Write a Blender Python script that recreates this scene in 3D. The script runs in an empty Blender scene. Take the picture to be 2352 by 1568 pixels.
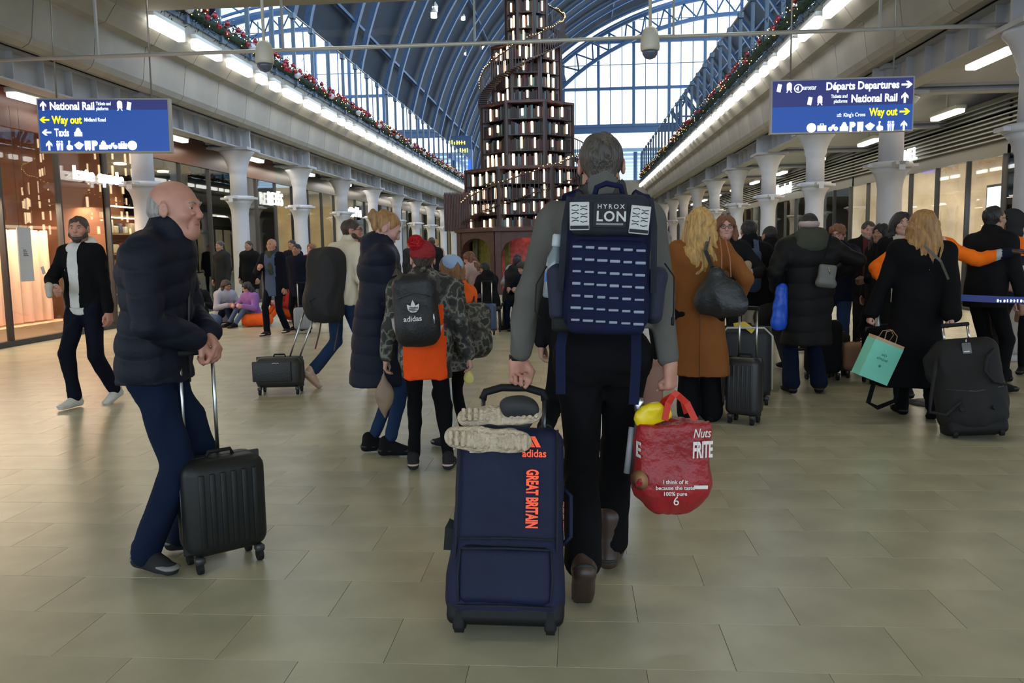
import bpy, bmesh, math, random
import numpy as np
from mathutils import Vector, Matrix, noise
R = math.radians
PI = math.pi
rnd = random.Random(7)
scene = bpy.context.scene
COL = scene.collection

# ------------------------------------------------------------------ camera
CAM_YAW, CAM_PITCH, CAM_ROLL, CAM_Z = 0.07697, 0.11355, 0.016, 1.42
cd = bpy.data.cameras.new('camera'); cam = bpy.data.objects.new('camera', cd); COL.objects.link(cam)
cd.sensor_width = 36.0; cd.lens = 36.0 * 1900.0 / 2352.0; cd.clip_end = 900; cd.clip_start = 0.05
f_ = Vector((-math.sin(CAM_YAW) * math.cos(CAM_PITCH), math.cos(CAM_YAW) * math.cos(CAM_PITCH), -math.sin(CAM_PITCH)))
r_ = Vector((math.cos(CAM_YAW), math.sin(CAM_YAW), 0)); u_ = r_.cross(f_)
c_, s_ = math.cos(CAM_ROLL), math.sin(CAM_ROLL)
r2 = c_ * r_ - s_ * u_; u2 = s_ * r_ + c_ * u_
cam.matrix_world = Matrix(((r2.x, u2.x, -f_.x, 0), (r2.y, u2.y, -f_.y, 0), (r2.z, u2.z, -f_.z, CAM_Z), (0, 0, 0, 1)))
scene.camera = cam

# ------------------------------------------------------------------ world, exposure, large lights
world = bpy.data.worlds.new('world'); scene.world = world; world.use_nodes = True
wn = world.node_tree; wn.nodes.clear()
wo = wn.nodes.new('ShaderNodeOutputWorld'); wb = wn.nodes.new('ShaderNodeBackground')
wb.inputs[0].default_value = (0.70, 0.85, 1.0, 1); wb.inputs[1].default_value = 3.1
wn.links.new(wb.outputs[0], wo.inputs[0])
scene.view_settings.view_transform = 'Standard'; scene.view_settings.look = 'None'
scene.view_settings.gamma = 1; scene.view_settings.use_curve_mapping = False
scene.view_settings.exposure = 0.0
scene.cycles.max_bounces = 8; scene.cycles.diffuse_bounces = 3; scene.cycles.glossy_bounces = 3
scene.cycles.transparent_max_bounces = 16; scene.cycles.transmission_bounces = 4
scene.cycles.sample_clamp_indirect = 4.0; scene.cycles.caustics_reflective = False; scene.cycles.caustics_refractive = False

def area(name, loc, sx, sy, power, col=(1, .93, .8), rot=(0, 0, 0)):
    l = bpy.data.lights.new(name, 'AREA'); l.shape = 'RECTANGLE'; l.size = sx; l.size_y = sy; l.energy = power; l.color = col
    o = bpy.data.objects.new(name, l); o.location = loc; o.rotation_euler = rot; COL.objects.link(o); return o
# unseen fill lights added over and behind the camera; lamps of the two arcades
for i, y in enumerate((-4, 1, 6, 11)):
    for x in (-4.2, 1.6):
        area('ceiling_fill', (x, y, 5.2), 2.4, .5, 15 if y < 5 else 34, (1, .95, .78))
for y in (16, 24, 32, 40, 48, 56):
    area('arcade_lamp', (-8.35, y, 3.75), .3, 6, 46, (1, .9, .76))
    area('arcade_lamp', (6.6, y, 3.85), 1.4, 6, 75, (1, .9, .74))

# ------------------------------------------------------------------ materials
MATS = {}
def mat(name, col, rough=.6, metal=0, bump=0, bscale=60, var=0, vscale=8, emit=0, coat=0, spec=.5, sheen=0, sss=0, stretch=None, rndvar=0):
    if name in MATS: return MATS[name]
    m = bpy.data.materials.new(name); m.use_nodes = True; nt = m.node_tree; b = nt.nodes['Principled BSDF']
    c4 = (*col, 1)
    b.inputs['Base Color'].default_value = c4; b.inputs['Roughness'].default_value = rough; b.inputs['Metallic'].default_value = metal
    b.inputs['Specular IOR Level'].default_value = spec
    if coat: b.inputs['Coat Weight'].default_value = coat
    if sheen: b.inputs['Sheen Weight'].default_value = sheen; b.inputs['Sheen Roughness'].default_value = .5
    if sss:
        b.inputs['Subsurface Weight'].default_value = sss; b.inputs['Subsurface Radius'].default_value = (.012, .005, .003)
        b.inputs['Subsurface Scale'].default_value = 1
    if emit:
        b.inputs['Emission Color'].default_value = c4; b.inputs['Emission Strength'].default_value = emit
    if var or bump:
        tc = nt.nodes.new('ShaderNodeTexCoord'); mp = nt.nodes.new('ShaderNodeMapping'); nt.links.new(tc.outputs['Object'], mp.inputs[0])
        if stretch: mp.inputs['Scale'].default_value = stretch
    if var:
        n = nt.nodes.new('ShaderNodeTexNoise'); n.inputs['Scale'].default_value = vscale; n.inputs['Detail'].default_value = 4
        nt.links.new(mp.outputs[0], n.inputs['Vector'])
        mx = nt.nodes.new('ShaderNodeMix'); mx.data_type = 'RGBA'
        mx.inputs[6].default_value = tuple(max(0, c * (1 - var)) for c in col) + (1,)
        mx.inputs[7].default_value = tuple(min(1, c * (1 + var)) for c in col) + (1,)
        rp = nt.nodes.new('ShaderNodeMapRange'); rp.inputs[1].default_value = .3; rp.inputs[2].default_value = .7
        nt.links.new(n.outputs[0], rp.inputs[0]); nt.links.new(rp.outputs[0], mx.inputs[0])
        out = mx.outputs[2]
        if rndvar:
            oi = nt.nodes.new('ShaderNodeObjectInfo'); mr = nt.nodes.new('ShaderNodeMapRange')
            mr.inputs[3].default_value = 1 - rndvar; mr.inputs[4].default_value = 1 + rndvar
            nt.links.new(oi.outputs['Random'], mr.inputs[0])
            vm = nt.nodes.new('ShaderNodeVectorMath'); vm.operation = 'SCALE'
            nt.links.new(out, vm.inputs[0]); nt.links.new(mr.outputs[0], vm.inputs['Scale']); out = vm.outputs[0]
        nt.links.new(out, b.inputs['Base Color'])
    if bump:
        n2 = nt.nodes.new('ShaderNodeTexNoise'); n2.inputs['Scale'].default_value = bscale; n2.inputs['Detail'].default_value = 3
        nt.links.new(mp.outputs[0], n2.inputs['Vector'])
        bp = nt.nodes.new('ShaderNodeBump'); bp.inputs['Strength'].default_value = bump; bp.inputs['Distance'].default_value = .02
        nt.links.new(n2.outputs[0], bp.inputs['Height']); nt.links.new(bp.outputs[0], b.inputs['Normal'])
    MATS[name] = m; return m

def camo(name, cols, scale=9):
    m = bpy.data.materials.new(name); m.use_nodes = True; nt = m.node_tree; b = nt.nodes['Principled BSDF']; b.inputs['Roughness'].default_value = .7
    tc = nt.nodes.new('ShaderNodeTexCoord'); n = nt.nodes.new('ShaderNodeTexNoise'); n.inputs['Scale'].default_value = scale
    n.inputs['Detail'].default_value = 2; nt.links.new(tc.outputs['Object'], n.inputs['Vector'])
    cr = nt.nodes.new('ShaderNodeValToRGB'); cr.color_ramp.interpolation = 'CONSTANT'
    el = cr.color_ramp.elements
    for i, c in enumerate(cols):
        p = [0, .43, .5, .57][i]
        if i < 2: el[i].position = p; el[i].color = (*c, 1)
        else: e = el.new(p); e.color = (*c, 1)
    nt.links.new(n.outputs[0], cr.inputs[0]); nt.links.new(cr.outputs[0], b.inputs['Base Color']); MATS[name] = m; return m

def glass(name, tint=(.9, .95, .96), refl=1.0, base=.04, rough=0.0):
    """thin pane: lets light through straight, mirrors more at a slant"""
    m = bpy.data.materials.new(name); m.use_nodes = True; nt = m.node_tree; nt.nodes.clear()
    o = nt.nodes.new('ShaderNodeOutputMaterial'); t = nt.nodes.new('ShaderNodeBsdfTransparent'); t.inputs[0].default_value = (*tint, 1)
    g = nt.nodes.new('ShaderNodeBsdfGlossy'); g.inputs['Roughness'].default_value = rough; g.inputs[0].default_value = (1, 1, 1, 1)
    fr = nt.nodes.new('ShaderNodeFresnel'); fr.inputs[0].default_value = 1.5
    mm = nt.nodes.new('ShaderNodeMath'); mm.operation = 'MULTIPLY'; mm.inputs[1].default_value = refl; mm.use_clamp = True
    mx = nt.nodes.new('ShaderNodeMixShader')
    ge = nt.nodes.new('ShaderNodeNewGeometry'); mr = nt.nodes.new('ShaderNodeMapRange'); mr.inputs[3].default_value = 1.5; mr.inputs[4].default_value = 1 / 1.5
    nt.links.new(ge.outputs['Backfacing'], mr.inputs[0]); nt.links.new(mr.outputs[0], fr.inputs[0])
    nt.links.new(fr.outputs[0], mm.inputs[0]); nt.links.new(mm.outputs[0], mx.inputs[0]); nt.links.new(t.outputs[0], mx.inputs[1]); nt.links.new(g.outputs[0], mx.inputs[2])
    nt.links.new(mx.outputs[0], o.inputs[0]); MATS[name] = m; return m

# ------------------------------------------------------------------ object helpers
def tag(o, label=None, cat=None, group=None, kind=None):
    if label: o['label'] = label
    if cat: o['category'] = cat
    if group: o['group'] = group
    if kind: o['kind'] = kind
    return o

def empty(name, loc=(0, 0, 0), rz=0, label=None, cat=None, group=None, kind=None):
    o = bpy.data.objects.new(name, None); COL.objects.link(o); o.location = loc; o.rotation_euler = (0, 0, rz); o.empty_display_size = .1
    return tag(o, label, cat, group, kind)

def link(name, me, parent=None, loc=None, rot=None, scale=None):
    o = bpy.data.objects.new(name, me); COL.objects.link(o)
    if parent: o.parent = parent
    if loc is not None: o.location = loc
    if rot is not None: o.rotation_euler = rot
    if scale is not None: o.scale = scale
    return o

ORD = 'first second third fourth fifth sixth seventh eighth ninth tenth eleventh twelfth thirteenth fourteenth fifteenth sixteenth seventeenth eighteenth nineteenth twentieth'.split()
def ordi(i): return ORD[i] if i < 20 else ('twenty-' if i < 29 else 'thirtieth' if i == 29 else 'thirty-') + ('' if i == 29 else ORD[(i - 20) % 10])
def copy_tree(o, parent=None, loc=None, rz=None, label=None):
    c = o.copy(); COL.objects.link(c); c.parent = parent
    for ch in o.children: copy_tree(ch, c)
    if loc is not None: c.location = loc
    if rz is not None: c.rotation_euler = (0, 0, rz)
    if label: c['label'] = label
    return c

def marks(n, w, h, mt, parent, loc, rot=(PI / 2, 0, 0), seed=1, ext=.002):
    """print too blurred to read in the photo: uneven upright strokes, no letters"""
    r_ = random.Random(seed); b = MB(); p = w / n
    for i in range(n):
        hh = h * r_.uniform(.6, 1); b.span((i * p, 0, -ext), (i * p + p * r_.uniform(.3, .55), hh, ext))
        if r_.random() < .6: b.span((i * p, hh * .45, -ext), (i * p + p * .8, hh * .6, ext))
    return b.build('lettering', mt, parent, loc, rot)

class MB:
    def __init__(s): s.v = []; s.f = []; s.m = []; s.sm = []
    def add(s, vs, fs, mi=0, smooth=False, M=None):
        n = len(s.v)
        for v in vs:
            v = Vector(v)
            if M is not None: v = M @ v
            s.v.append(tuple(v))
        for f in fs: s.f.append(tuple(i + n for i in f)); s.m.append(mi); s.sm.append(smooth)
        return s
    def box(s, c, h, mi=0, M=None, rz=0):
        x, y, z = h; vs = [(sx * x, sy * y, sz * z) for sz in (-1, 1) for sy in (-1, 1) for sx in (-1, 1)]
        if rz: cr, sr = math.cos(rz), math.sin(rz); vs = [(a * cr - b * sr, a * sr + b * cr, d) for a, b, d in vs]
        vs = [(a + c[0], b + c[1], d + c[2]) for a, b, d in vs]
        return s.add(vs, [(0, 2, 3, 1), (4, 5, 7, 6), (0, 1, 5, 4), (2, 6, 7, 3), (0, 4, 6, 2), (1, 3, 7, 5)], mi, False, M)
    def span(s, a, b, mi=0, M=None):
        return s.box([(a[i] + b[i]) / 2 for i in range(3)], [abs(b[i] - a[i]) / 2 for i in range(3)], mi, M)
    def rbox(s, c, h, r=.02, seg=3, mi=0, M=None):
        bm = bmesh.new(); bmesh.ops.create_cube(bm, size=2)
        for v in bm.verts: v.co = Vector((v.co.x * h[0], v.co.y * h[1], v.co.z * h[2]))
        bmesh.ops.bevel(bm, geom=bm.edges[:], offset=r, segments=seg, affect='EDGES', profile=.5)
        bm.verts.index_update()
        s.add([v.co + Vector(c) for v in bm.verts], [[v.index for v in f.verts] for f in bm.faces], mi, True, M); bm.free(); return s
    def tube(s, pts, r, n=8, mi=0, cap=True, M=None, smooth=True):
        pts = [Vector(p) for p in pts]; k = len(pts); rr = r if isinstance(r, (list, tuple)) else [r] * k
        vs = []; up = None
        for i, p in enumerate(pts):
            t = (pts[min(i + 1, k - 1)] - pts[max(i - 1, 0)])
            if t.length < 1e-9: t = Vector((0, 0, 1))
            t.normalize()
            if up is None: up = Vector((0, 0, 1)) if abs(t.z) < .9 else Vector((0, 1, 0))
            a = t.cross(up).normalized(); b = a.cross(t).normalized(); up = b
            for j in range(n):
                q = 2 * PI * j / n; vs.append(p + (a * math.cos(q) + b * math.sin(q)) * rr[i])
        fs = [(i * n + j, i * n + (j + 1) % n, (i + 1) * n + (j + 1) % n, (i + 1) * n + j) for i in range(k - 1) for j in range(n)]
        if cap: fs += [tuple(range(n - 1, -1, -1)), tuple((k - 1) * n + j for j in range(n))]
        return s.add(vs, fs, mi, smooth, M)
    def lathe(s, prof, n=16, c=(0, 0, 0), mi=0, M=None, smooth=True):
        vs = [(c[0] + r * math.cos(2 * PI * j / n), c[1] + r * math.sin(2 * PI * j / n), c[2] + z) for r, z in prof for j in range(n)]
        k = len(prof); fs = [(i * n + j, i * n + (j + 1) % n, (i + 1) * n + (j + 1) % n, (i + 1) * n + j) for i in range(k - 1) for j in range(n)]
        fs += [tuple(range(n - 1, -1, -1)), tuple((k - 1) * n + j for j in range(n))]
        return s.add(vs, fs, mi, smooth, M)
    def extr(s, prof, a, b, mi=0, M=None):
        """profile of (x, z) pairs run along y from a to b"""
        k = len(prof); vs = [(x, a, z) for x, z in prof] + [(x, b, z) for x, z in prof]
        fs = [(i, (i + 1) % k, (i + 1) % k + k, i + k) for i in range(k)] + [tuple(range(k - 1, -1, -1)), tuple(range(k, 2 * k))]
        return s.add(vs, fs, mi, False, M)
    def disc(s, c, r, h, n=20, axis='y', mi=0, M=None):
        vs = []
        for e in (-1, 1):
            for j in range(n):
                q = 2 * PI * j / n; a, b = r * math.cos(q), r * math.sin(q)
                p = {'y': (a, e * h, b), 'x': (e * h, a, b), 'z': (a, b, e * h)}[axis]
                vs.append((p[0] + c[0], p[1] + c[1], p[2] + c[2]))
        fs = [(j, (j + 1) % n, (j + 1) % n + n, j + n) for j in range(n)] + [tuple(range(n - 1, -1, -1)), tuple(range(n, 2 * n))]
        return s.add(vs, fs, mi, False, M)
    def mesh(s, name, mats, fix=True):
        me = bpy.data.meshes.new(name); me.from_pydata(s.v, [], s.f)
        mats = mats if isinstance(mats, (list, tuple)) else [mats]
        for m in mats: me.materials.append(m)
        me.polygons.foreach_set('material_index', s.m); me.polygons.foreach_set('use_smooth', s.sm)
        if fix:
            bm = bmesh.new(); bm.from_mesh(me); bmesh.ops.recalc_face_normals(bm, faces=bm.faces[:]); bm.to_mesh(me); bm.free()
        me.update(); return me
    def build(s, name, mats, parent=None, loc=None, rot=None, scale=None, **kw):
        o = link(name, s.mesh(name, mats), parent, loc, rot, scale)
        return tag(o, kw.get('label'), kw.get('cat'), kw.get('group'), kw.get('kind'))

def text(body, size, mt, parent, loc, rot=(PI / 2, 0, 0), align='LEFT', bold=0.0, ext=.002, sx=1.0, shear=0, name='lettering', space=1.0):
    c = bpy.data.curves.new(name, 'FONT'); c.body = body; c.size = size; c.extrude = ext; c.offset = bold; c.align_x = align; c.shear = shear
    c.space_character = space; c.resolution_u = 3; c.materials.append(mt)
    tmp = bpy.data.objects.new('tmp', c); me = bpy.data.meshes.new_from_object(tmp); bpy.data.objects.remove(tmp)
    me.name = name; return link(name, me, parent, loc, rot, (sx, 1, 1))
# ------------------------------------------------------------------ the setting
XL, XR = -8.06, 5.35          # inner column rows
BAY = 4.47
YL0, YR0 = 15.2 - 2 * BAY, 14.72 - 2 * BAY
Y_OPEN, Y_END = 13.6, 55.0
M_tile = mat('stone_tile', (.43, .40, .275), .27, bump=.05, bscale=220, var=.13, vscale=2.5, rndvar=.025, spec=.5)
M_grout = mat('grout', (.215, .20, .14), .8)
M_conc = mat('warm_concrete', (.34, .322, .285), .6, bump=.15, bscale=30, var=.16, vscale=1.2)
M_concd = mat('grey_plaster', (.36, .34, .30), .75, var=.12, vscale=2)
M_steelw = mat('painted_ironwork', (.50, .50, .53), .42, var=.06, vscale=3)
M_girder = mat('girder_paint', (.40, .40, .41), .5, var=.1, vscale=2)
M_blue = mat('shed_blue_paint', (.075, .135, .25), .45, var=.12)
M_fin = mat('blue_grey_post', (.10, .15, .22), .4)
M_brick = mat('shed_brick', (.13, .06, .045), .85, var=.4, vscale=1.5)
M_slate = mat('roof_board', (.006, .011, .024), .7, var=.3, vscale=1)
M_glass = glass('clear_glass', (.90, .94, .93), 1.0)
M_bal = glass('balustrade_glass', (.55, .66, .72), 4.5)
M_roofg = glass('roof_glass', (.72, .84, .97), .5)
M_lamp = mat('lamp_diffuser', (1, .97, .9), .5, emit=3.2)
M_dark = mat('dark_metal', (.03, .03, .032), .4)
M_chrome = mat('brushed_steel', (.55, .55, .55), .28, metal=1)
M_white = mat('white_enamel', (.72, .71, .66), .35)

# floor : slab, 300 nearest tiles singly, the rest joined
fl = MB().span((-22, -6, -.3), (24, 118, -.004)).build('floor', M_grout, kind='structure')
tw, tl, g = .6, .35, .0007
def tile_mesh(w, l):
    b = MB(); x, y = w / 2 - g, l / 2 - g; e = .0009
    b.add([(-x, -y, -.02), (x, -y, -.02), (x, y, -.02), (-x, y, -.02), (-x, -y, -e), (x, -y, -e), (x, y, -e), (-x, y, -e),
           (-x + e, -y + e, 0), (x - e, -y + e, 0), (x - e, y - e, 0), (-x + e, y - e, 0)],
          [(0, 1, 5, 4), (1, 2, 6, 5), (2, 3, 7, 6), (3, 0, 4, 7), (4, 5, 9, 8), (5, 6, 10, 9), (6, 7, 11, 10), (7, 4, 8, 11), (8, 9, 10, 11)])
    return b.mesh('floor_tile', M_tile)
tm = tile_mesh(tw, tl)
rest = []; near = []
r0 = -20
for r in range(r0, 118):
    y = 3.02 + r * tl + tl / 2
    if y < -3 or y > 44: continue
    ph = .83 if r % 2 == 0 else .53
    k0 = int((-20) / tw); k1 = int(20 / tw)
    for k in range(k0, k1):
        x = ph + k * tw + tw / 2
        xc = y * math.tan(-CAM_YAW)
        if 2.4 < y and abs(x - xc) < .63 * y + .35 and y < 9.3: near.append((y, x))
        elif abs(x - xc) < .75 * max(y, 3) + 2.5 and -11 < x < 11: rest.append((y, x))
near.sort(); rest += near[300:]; near = near[:300]
for y, x in near:
    o = link('floor_tile', tm, fl, (x, y, rnd.uniform(0, .0002)))
tv = np.array([v.co[:] for v in tm.vertices]); tf = np.array([p.vertices[:] for p in tm.polygons])
ns = len(rest); offs = np.array([(x, y, 0) for y, x in rest])
V = (tv[None] + offs[:, None]).reshape(-1, 3); Fc = (tf[None] + (np.arange(ns) * len(tv))[:, None, None]).reshape(-1, 4)
me = bpy.data.meshes.new('floor_tile'); me.from_pydata(V.tolist(), [], Fc.tolist()); me.materials.append(M_tile)
o = link('floor_tile', me, fl); o['kind'] = 'stuff'
b = MB(); b.span((-22, 44.0, -.02), (24, 118, 0)); b.span((-22, -6, -.02), (-11, 44, 0)); b.span((11, -6, -.02), (24, 44, 0)); b.span((-11, -6, -.02), (11, -2.9, 0))
b.build('floor_slab', M_tile, fl)

# columns
def column_root(x, y, side, zc=2.72, with_plate=True):
    t = empty('column', (x, y, 0), kind='structure')
    return t
shaft_prof = [(.27, .07), (.27, .14), (.245, .2), (.225, .34), (.212, .55), (.205, 1.2), (.198, 2.3), (.215, 2.42), (.26, 2.55), (.33, 2.64)]
plate_z = 2.64
upper_prof = [(.20, 2.74), (.195, 3.2), (.20, 3.3), (.235, 3.38), (.23, 3.42), (.26, 3.52), (.33, 3.68), (.40, 3.76), (.41, 3.80)]
ms_ = {}
ms_['shaft'] = MB().lathe(shaft_prof, 20).mesh('shaft', M_steelw)
b = MB(); b.lathe([(.34, 2.64), (.36, 2.66), (.36, 2.70), (.34, 2.74)], 20)
for sy in (-1, 1): b.span((-.10, sy * .30, 2.665), (.10, sy * .52, 2.72)); b.span((-.05, sy * .5, 2.58), (.05, sy * .52, 2.72))
b.span((-.42, -.12, 2.66), (.42, .12, 2.71)); ms_['collar'] = b.mesh('collar', M_steelw)
ms_['capital'] = MB().lathe(upper_prof, 20).mesh('capital', M_steelw)
b = MB(); b.span((-.42, -.42, 3.80), (.42, .42, 3.86)); b.span((-.17, -.17, 3.86), (.17, .17, 4.32)); b.span((-.26, -.26, 4.25), (.26, .26, 4.33))
for sx in (-1, 1): b.span((sx * .17, -.03, 3.86), (sx * .34, .03, 4.3)); b.span((-.03, sx * .17, 3.86), (.03, sx * .34, 4.3))
ms_['stub'] = b.mesh('stub', M_girder)
ms_['plinth'] = MB().rbox((0, 0, .035), (.30, .30, .035), .01, 1).mesh('plinth', M_steelw)
for X, Y0, n in ((XL, YL0, 13), (XR, YR0, 14)):
    for i in range(n):
        y = Y0 + i * BAY
        if X == XL and y < 12: continue
        if X == XR and y < 9: continue
        c = column_root(X, y, 0)
        for k in ('plinth', 'shaft', 'collar', 'capital', 'stub'): link(k, ms_[k], c)

# girders, edge beams, soffits on both sides; mirrored with sign sg (+1: left side, things go to +x inwards)
edge_prof = [(.20, 4.33), (.30, 4.30), (.42, 4.28), (.52, 4.33), (.57, 4.42), (.58, 4.50), (.64, 4.95), (.66, 4.97), (.80, 5.0), (.84, 5.06), (.95, 5.22), (.99, 5.26), (1.02, 5.44), (1.02, 5.62), (.20, 5.62)]
for sg, X, Y0, nm in ((1, XL, YL0, 'left'), (-1, XR, YR0, 'right')):
    bt = empty('beam', (X, 0, 0), kind='structure')
    ys = Y0 + BAY * (1 if sg > 0 else 0); k = 0
    y = Y0 - (0 if sg > 0 else BAY)
    gm = MB(); L = BAY - .36
    gm.span((-.012, -L / 2, 3.90), (.012, L / 2, 4.30)); gm.span((-.15, -L / 2, 3.86), (.15, L / 2, 3.89)); gm.span((-.15, -L / 2, 4.30), (.15, L / 2, 4.33))
    for q in (-1.4, -.7, 0, .7, 1.4): gm.span((-.12, q - .012, 3.89), (.12, q + .012, 4.30))
    for q in range(18): gm.span((-.14, -L / 2 + .12 + q * .235, 3.888), (.14, -L / 2 + .15 + q * .235, 3.905))
    gme = gm.mesh('girder', M_girder)
    for i in range(15): link('girder', gme, bt, (0, y + BAY * (i + .5), 0))
    # edge beam cast in pieces with open joints
    et = empty('edge_beam', (X, 0, 0), kind='structure')
    pm = MB().extr([(sg * a, z) for a, z in edge_prof], -.74, .74).mesh('panel', M_conc)
    for i in range(32): link('panel', pm, et, (0, 7.6 + i * 1.5, 0))
    # slab of the platform level beyond the opening
    # arcade ceiling : shallow vaults between cross girders
    vt = empty('ceiling', (X, 0, 0), kind='structure')
    W = 6.2 if sg < 0 else 6.0
    v = []; n = 8; f = []
    for j in range(n + 1):
        t = -1 + 2 * j / n; v += [(0, t * (BAY / 2 - .12), 3.98 + .42 * (1 - t * t)), (-sg * W, t * (BAY / 2 - .12), 3.98 + .42 * (1 - t * t))]
    f = [(2 * j, 2 * j + 1, 2 * j + 3, 2 * j + 2) for j in range(n)]
    vb = MB(); vb.add(v, f); vb.span((0, -BAY / 2 + .0, 4.48), (-sg * W, BAY / 2, 4.6)); vme = vb.mesh('vault', mat('vault_plaster', (.50, .50, .53), .6, var=.08, vscale=1), False)
    gb = MB(); gb.span((0, -.02, 3.9), (-sg * W, .02, 4.4)); gb.span((0, -.13, 3.86), (-sg * W, .13, 3.9)); gb.span((0, -.16, 3.95), (-sg * W, .16, 4.0)); gbe = gb.mesh('cross_girder', M_girder)
    for i in range(14):
        link('vault', vme, vt, (0, y + BAY * (i + .5), 0)); link('cross_girder', gbe, vt, (0, y + BAY * (i + 1) , 0))

# slab over arcades and near ceiling
M_soff = mat('soffit_render', (.34, .32, .27), .7, var=.08, vscale=1)
b = MB(); b.span((-24, Y_OPEN - 22, 5.45), (24, Y_OPEN, 5.9)); b.span((-24, 12.2, 5.36), (24, Y_OPEN + .02, 5.45)); b.build('ceiling', M_soff, kind='structure')
for k, (a, c) in enumerate(((-24, XL - .05), (XR + .05, 40))):
    MB().span((a, Y_OPEN, 4.62), (c, 118, 5.6)).build('ceiling', M_soff, kind='structure')
for a, c in ((XL - .05, XL + 1.0), (XR - 1.0, XR + .05)):
    MB().span((a, Y_OPEN, 5.5), (c, 118, 5.62)).build('ceiling', M_soff, kind='structure')
for a, c in ((-24, XL + .3), (XR - .3, 24)):
    MB().span((a, -6, 4.62), (c, Y_OPEN, 5.46)).build('ceiling', M_soff, kind='structure')
b = MB(); b.span((XL, Y_END, 4.3), (XR, Y_END + 16, 5.62)); b.build('ceiling', M_concd, kind='structure')
b = MB(); b.span((-24, 70.5, 0), (24, 70.9, 4.6)); b.build('wall_back', mat('back_wall', (.25, .2, .15), .7, var=.2), kind='structure')

# lamps along the two gallery edges
def strip(L):
    t = {}
    t['housing'] = MB().rbox((0, 0, .06), (.06, L / 2, .04), .012, 1).mesh('housing', M_white)
    t['diffuser'] = MB().rbox((0, 0, -.07), (.075, L / 2 - .03, .09), .025, 2).mesh('diffuser', M_lamp); return t
SL = {1: strip(1.14), 0: strip(.46)}
for sg, X in ((1, XL), (-1, XR)):
    y = 13.62; k = 0
    while y < 54:
        for code in (1, 1, 1, 0, 0):
            L = 1.26 if code else .56; pitch = 1.56 if code else .86
            t = empty('gallery_lamp', (X + sg * 1.1, y + L / 2, 5.30), 0, '%s white strip lamp, %s from the near end under the %s gallery edge' % ('long' if code else 'short', ordi(k), 'left' if sg > 0 else 'right'), 'lamp',
                      'strip lamps under the left gallery' if sg > 0 else 'strip lamps under the right gallery')
            for kk, m_ in SL[code].items(): link(kk, m_, t)
            y += pitch; k += 1
# strip lamps under arcade ceilings
SA = {'housing': MB().rbox((0, 0, .06), (.10, .62, .04), .01, 1).mesh('housing', M_white), 'diffuser': MB().rbox((0, 0, -.01), (.085, .6, .045), .02, 2).mesh('diffuser', M_lamp),
      'bracket': MB().span((-.02, -.02, .1), (.02, .02, .54)).mesh('bracket', M_white)}
def arcade_lamp(x, y, z, lab, grp):
    t = empty('strip_lamp', (x, y, z), 0, lab, 'lamp', grp)
    for kk, m_ in SA.items(): link(kk, m_, t)
for i in range(13):
    y = 12.9 + i * BAY
    arcade_lamp(-8.52, y, 3.86, 'white strip lamp behind the left columns, %s from the near end' % ordi(i), 'strip lamps behind the left columns')
    if i < 12: arcade_lamp(5.95, y - .2, 4.0, 'white strip lamp just behind the right columns, %s from the near end' % ordi(i), 'strip lamps behind the right columns')
    if i < 12: arcade_lamp(7.45, y + .2, 3.92, 'white strip lamp beside the right shop louvres, %s from the near end' % ordi(i), 'strip lamps in front of right shops')

# balustrades on the platform level
bal_post = MB(); bal_post.span((-.05, -.035, 5.55), (.05, .035, 7.28)); bal_post.span((-.07, -.10, 7.2), (.07, .10, 7.34)); bal_post.span((-.08, -.05, 5.55), (.08, .05, 5.8))
bal_post_me = bal_post.mesh('post', M_fin)
pane_me = MB().span((-.008, -.72, 5.75), (.008, .72, 7.3)).mesh('pane', M_bal)
rail_me = None
for sg, X, lab in ((1, XL + 1.02, 'glass gallery balustrade above the left lamp row with blue-grey posts'), (-1, XR - 1.02, 'glass gallery balustrade above the right lamp row with tall blue-grey posts')):
    t = empty('balustrade', (X, Y_OPEN, 0), 0, lab, 'balustrade')
    for i in range(28):
        link('post', bal_post_me, t, (0, i * 1.5, 0)); link('pane', pane_me, t, (0, i * 1.5 + .75, 0))
    MB().tube([(0, 0, 7.34), (0, 42, 7.34)], .022, 8).build('handrail', M_chrome, t)
    MB().span((-.04, 0, 5.58), (.04, 42, 5.66)).build('base_channel', M_fin, t)

# shed : brick side walls, ribs, roof, end gable
Xs, Hs, As = -13.0, 30.0, 36.5
def rib_pt(th, off=0):
    return (Xs + As - (As + off) * math.cos(th), 6 + (Hs + off) * math.sin(th))
MB().span((Xs - 1.2, 12, 5.6), (Xs - .4, 125, 13.5)).build('wall_left', M_brick, kind='structure')
MB().span((Xs + 73.4, 12, 5.6), (Xs + 74.2, 125, 13.5)).build('wall_right', M_brick, kind='structure')
b = MB(); b.span((XR + 1, 56, 5.55), (60, 118, 5.62)); b.build('platform_deck', M_concd, kind='structure')
def rib_mesh():
    b = MB(); N = 64
    for off, w in ((0, .22), (-.75, .16)):
        pts = [rib_pt(PI * j / N, off) for j in range(N + 1)]
        for j in range(N):
            (x0, z0), (x1, z1) = pts[j], pts[j + 1]; dx, dz = x1 - x0, z1 - z0; L = math.hypot(dx, dz); nx, nz = -dz / L * .13, dx / L * .13
            vs = [(x0 - nx, -w, z0 - nz), (x0 + nx, -w, z0 + nz), (x1 + nx, -w, z1 + nz), (x1 - nx, -w, z1 - nz)]; vs += [(a, w, c) for a, _, c in vs]
            b.add(vs, [(0, 1, 2, 3), (7, 6, 5, 4), (0, 4, 5, 1), (3, 2, 6, 7), (0, 3, 7, 4), (1, 5, 6, 2)])
    return b.mesh('chord', M_blue)
rb = rib_mesh()
lb = MB(); N = 64
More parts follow.
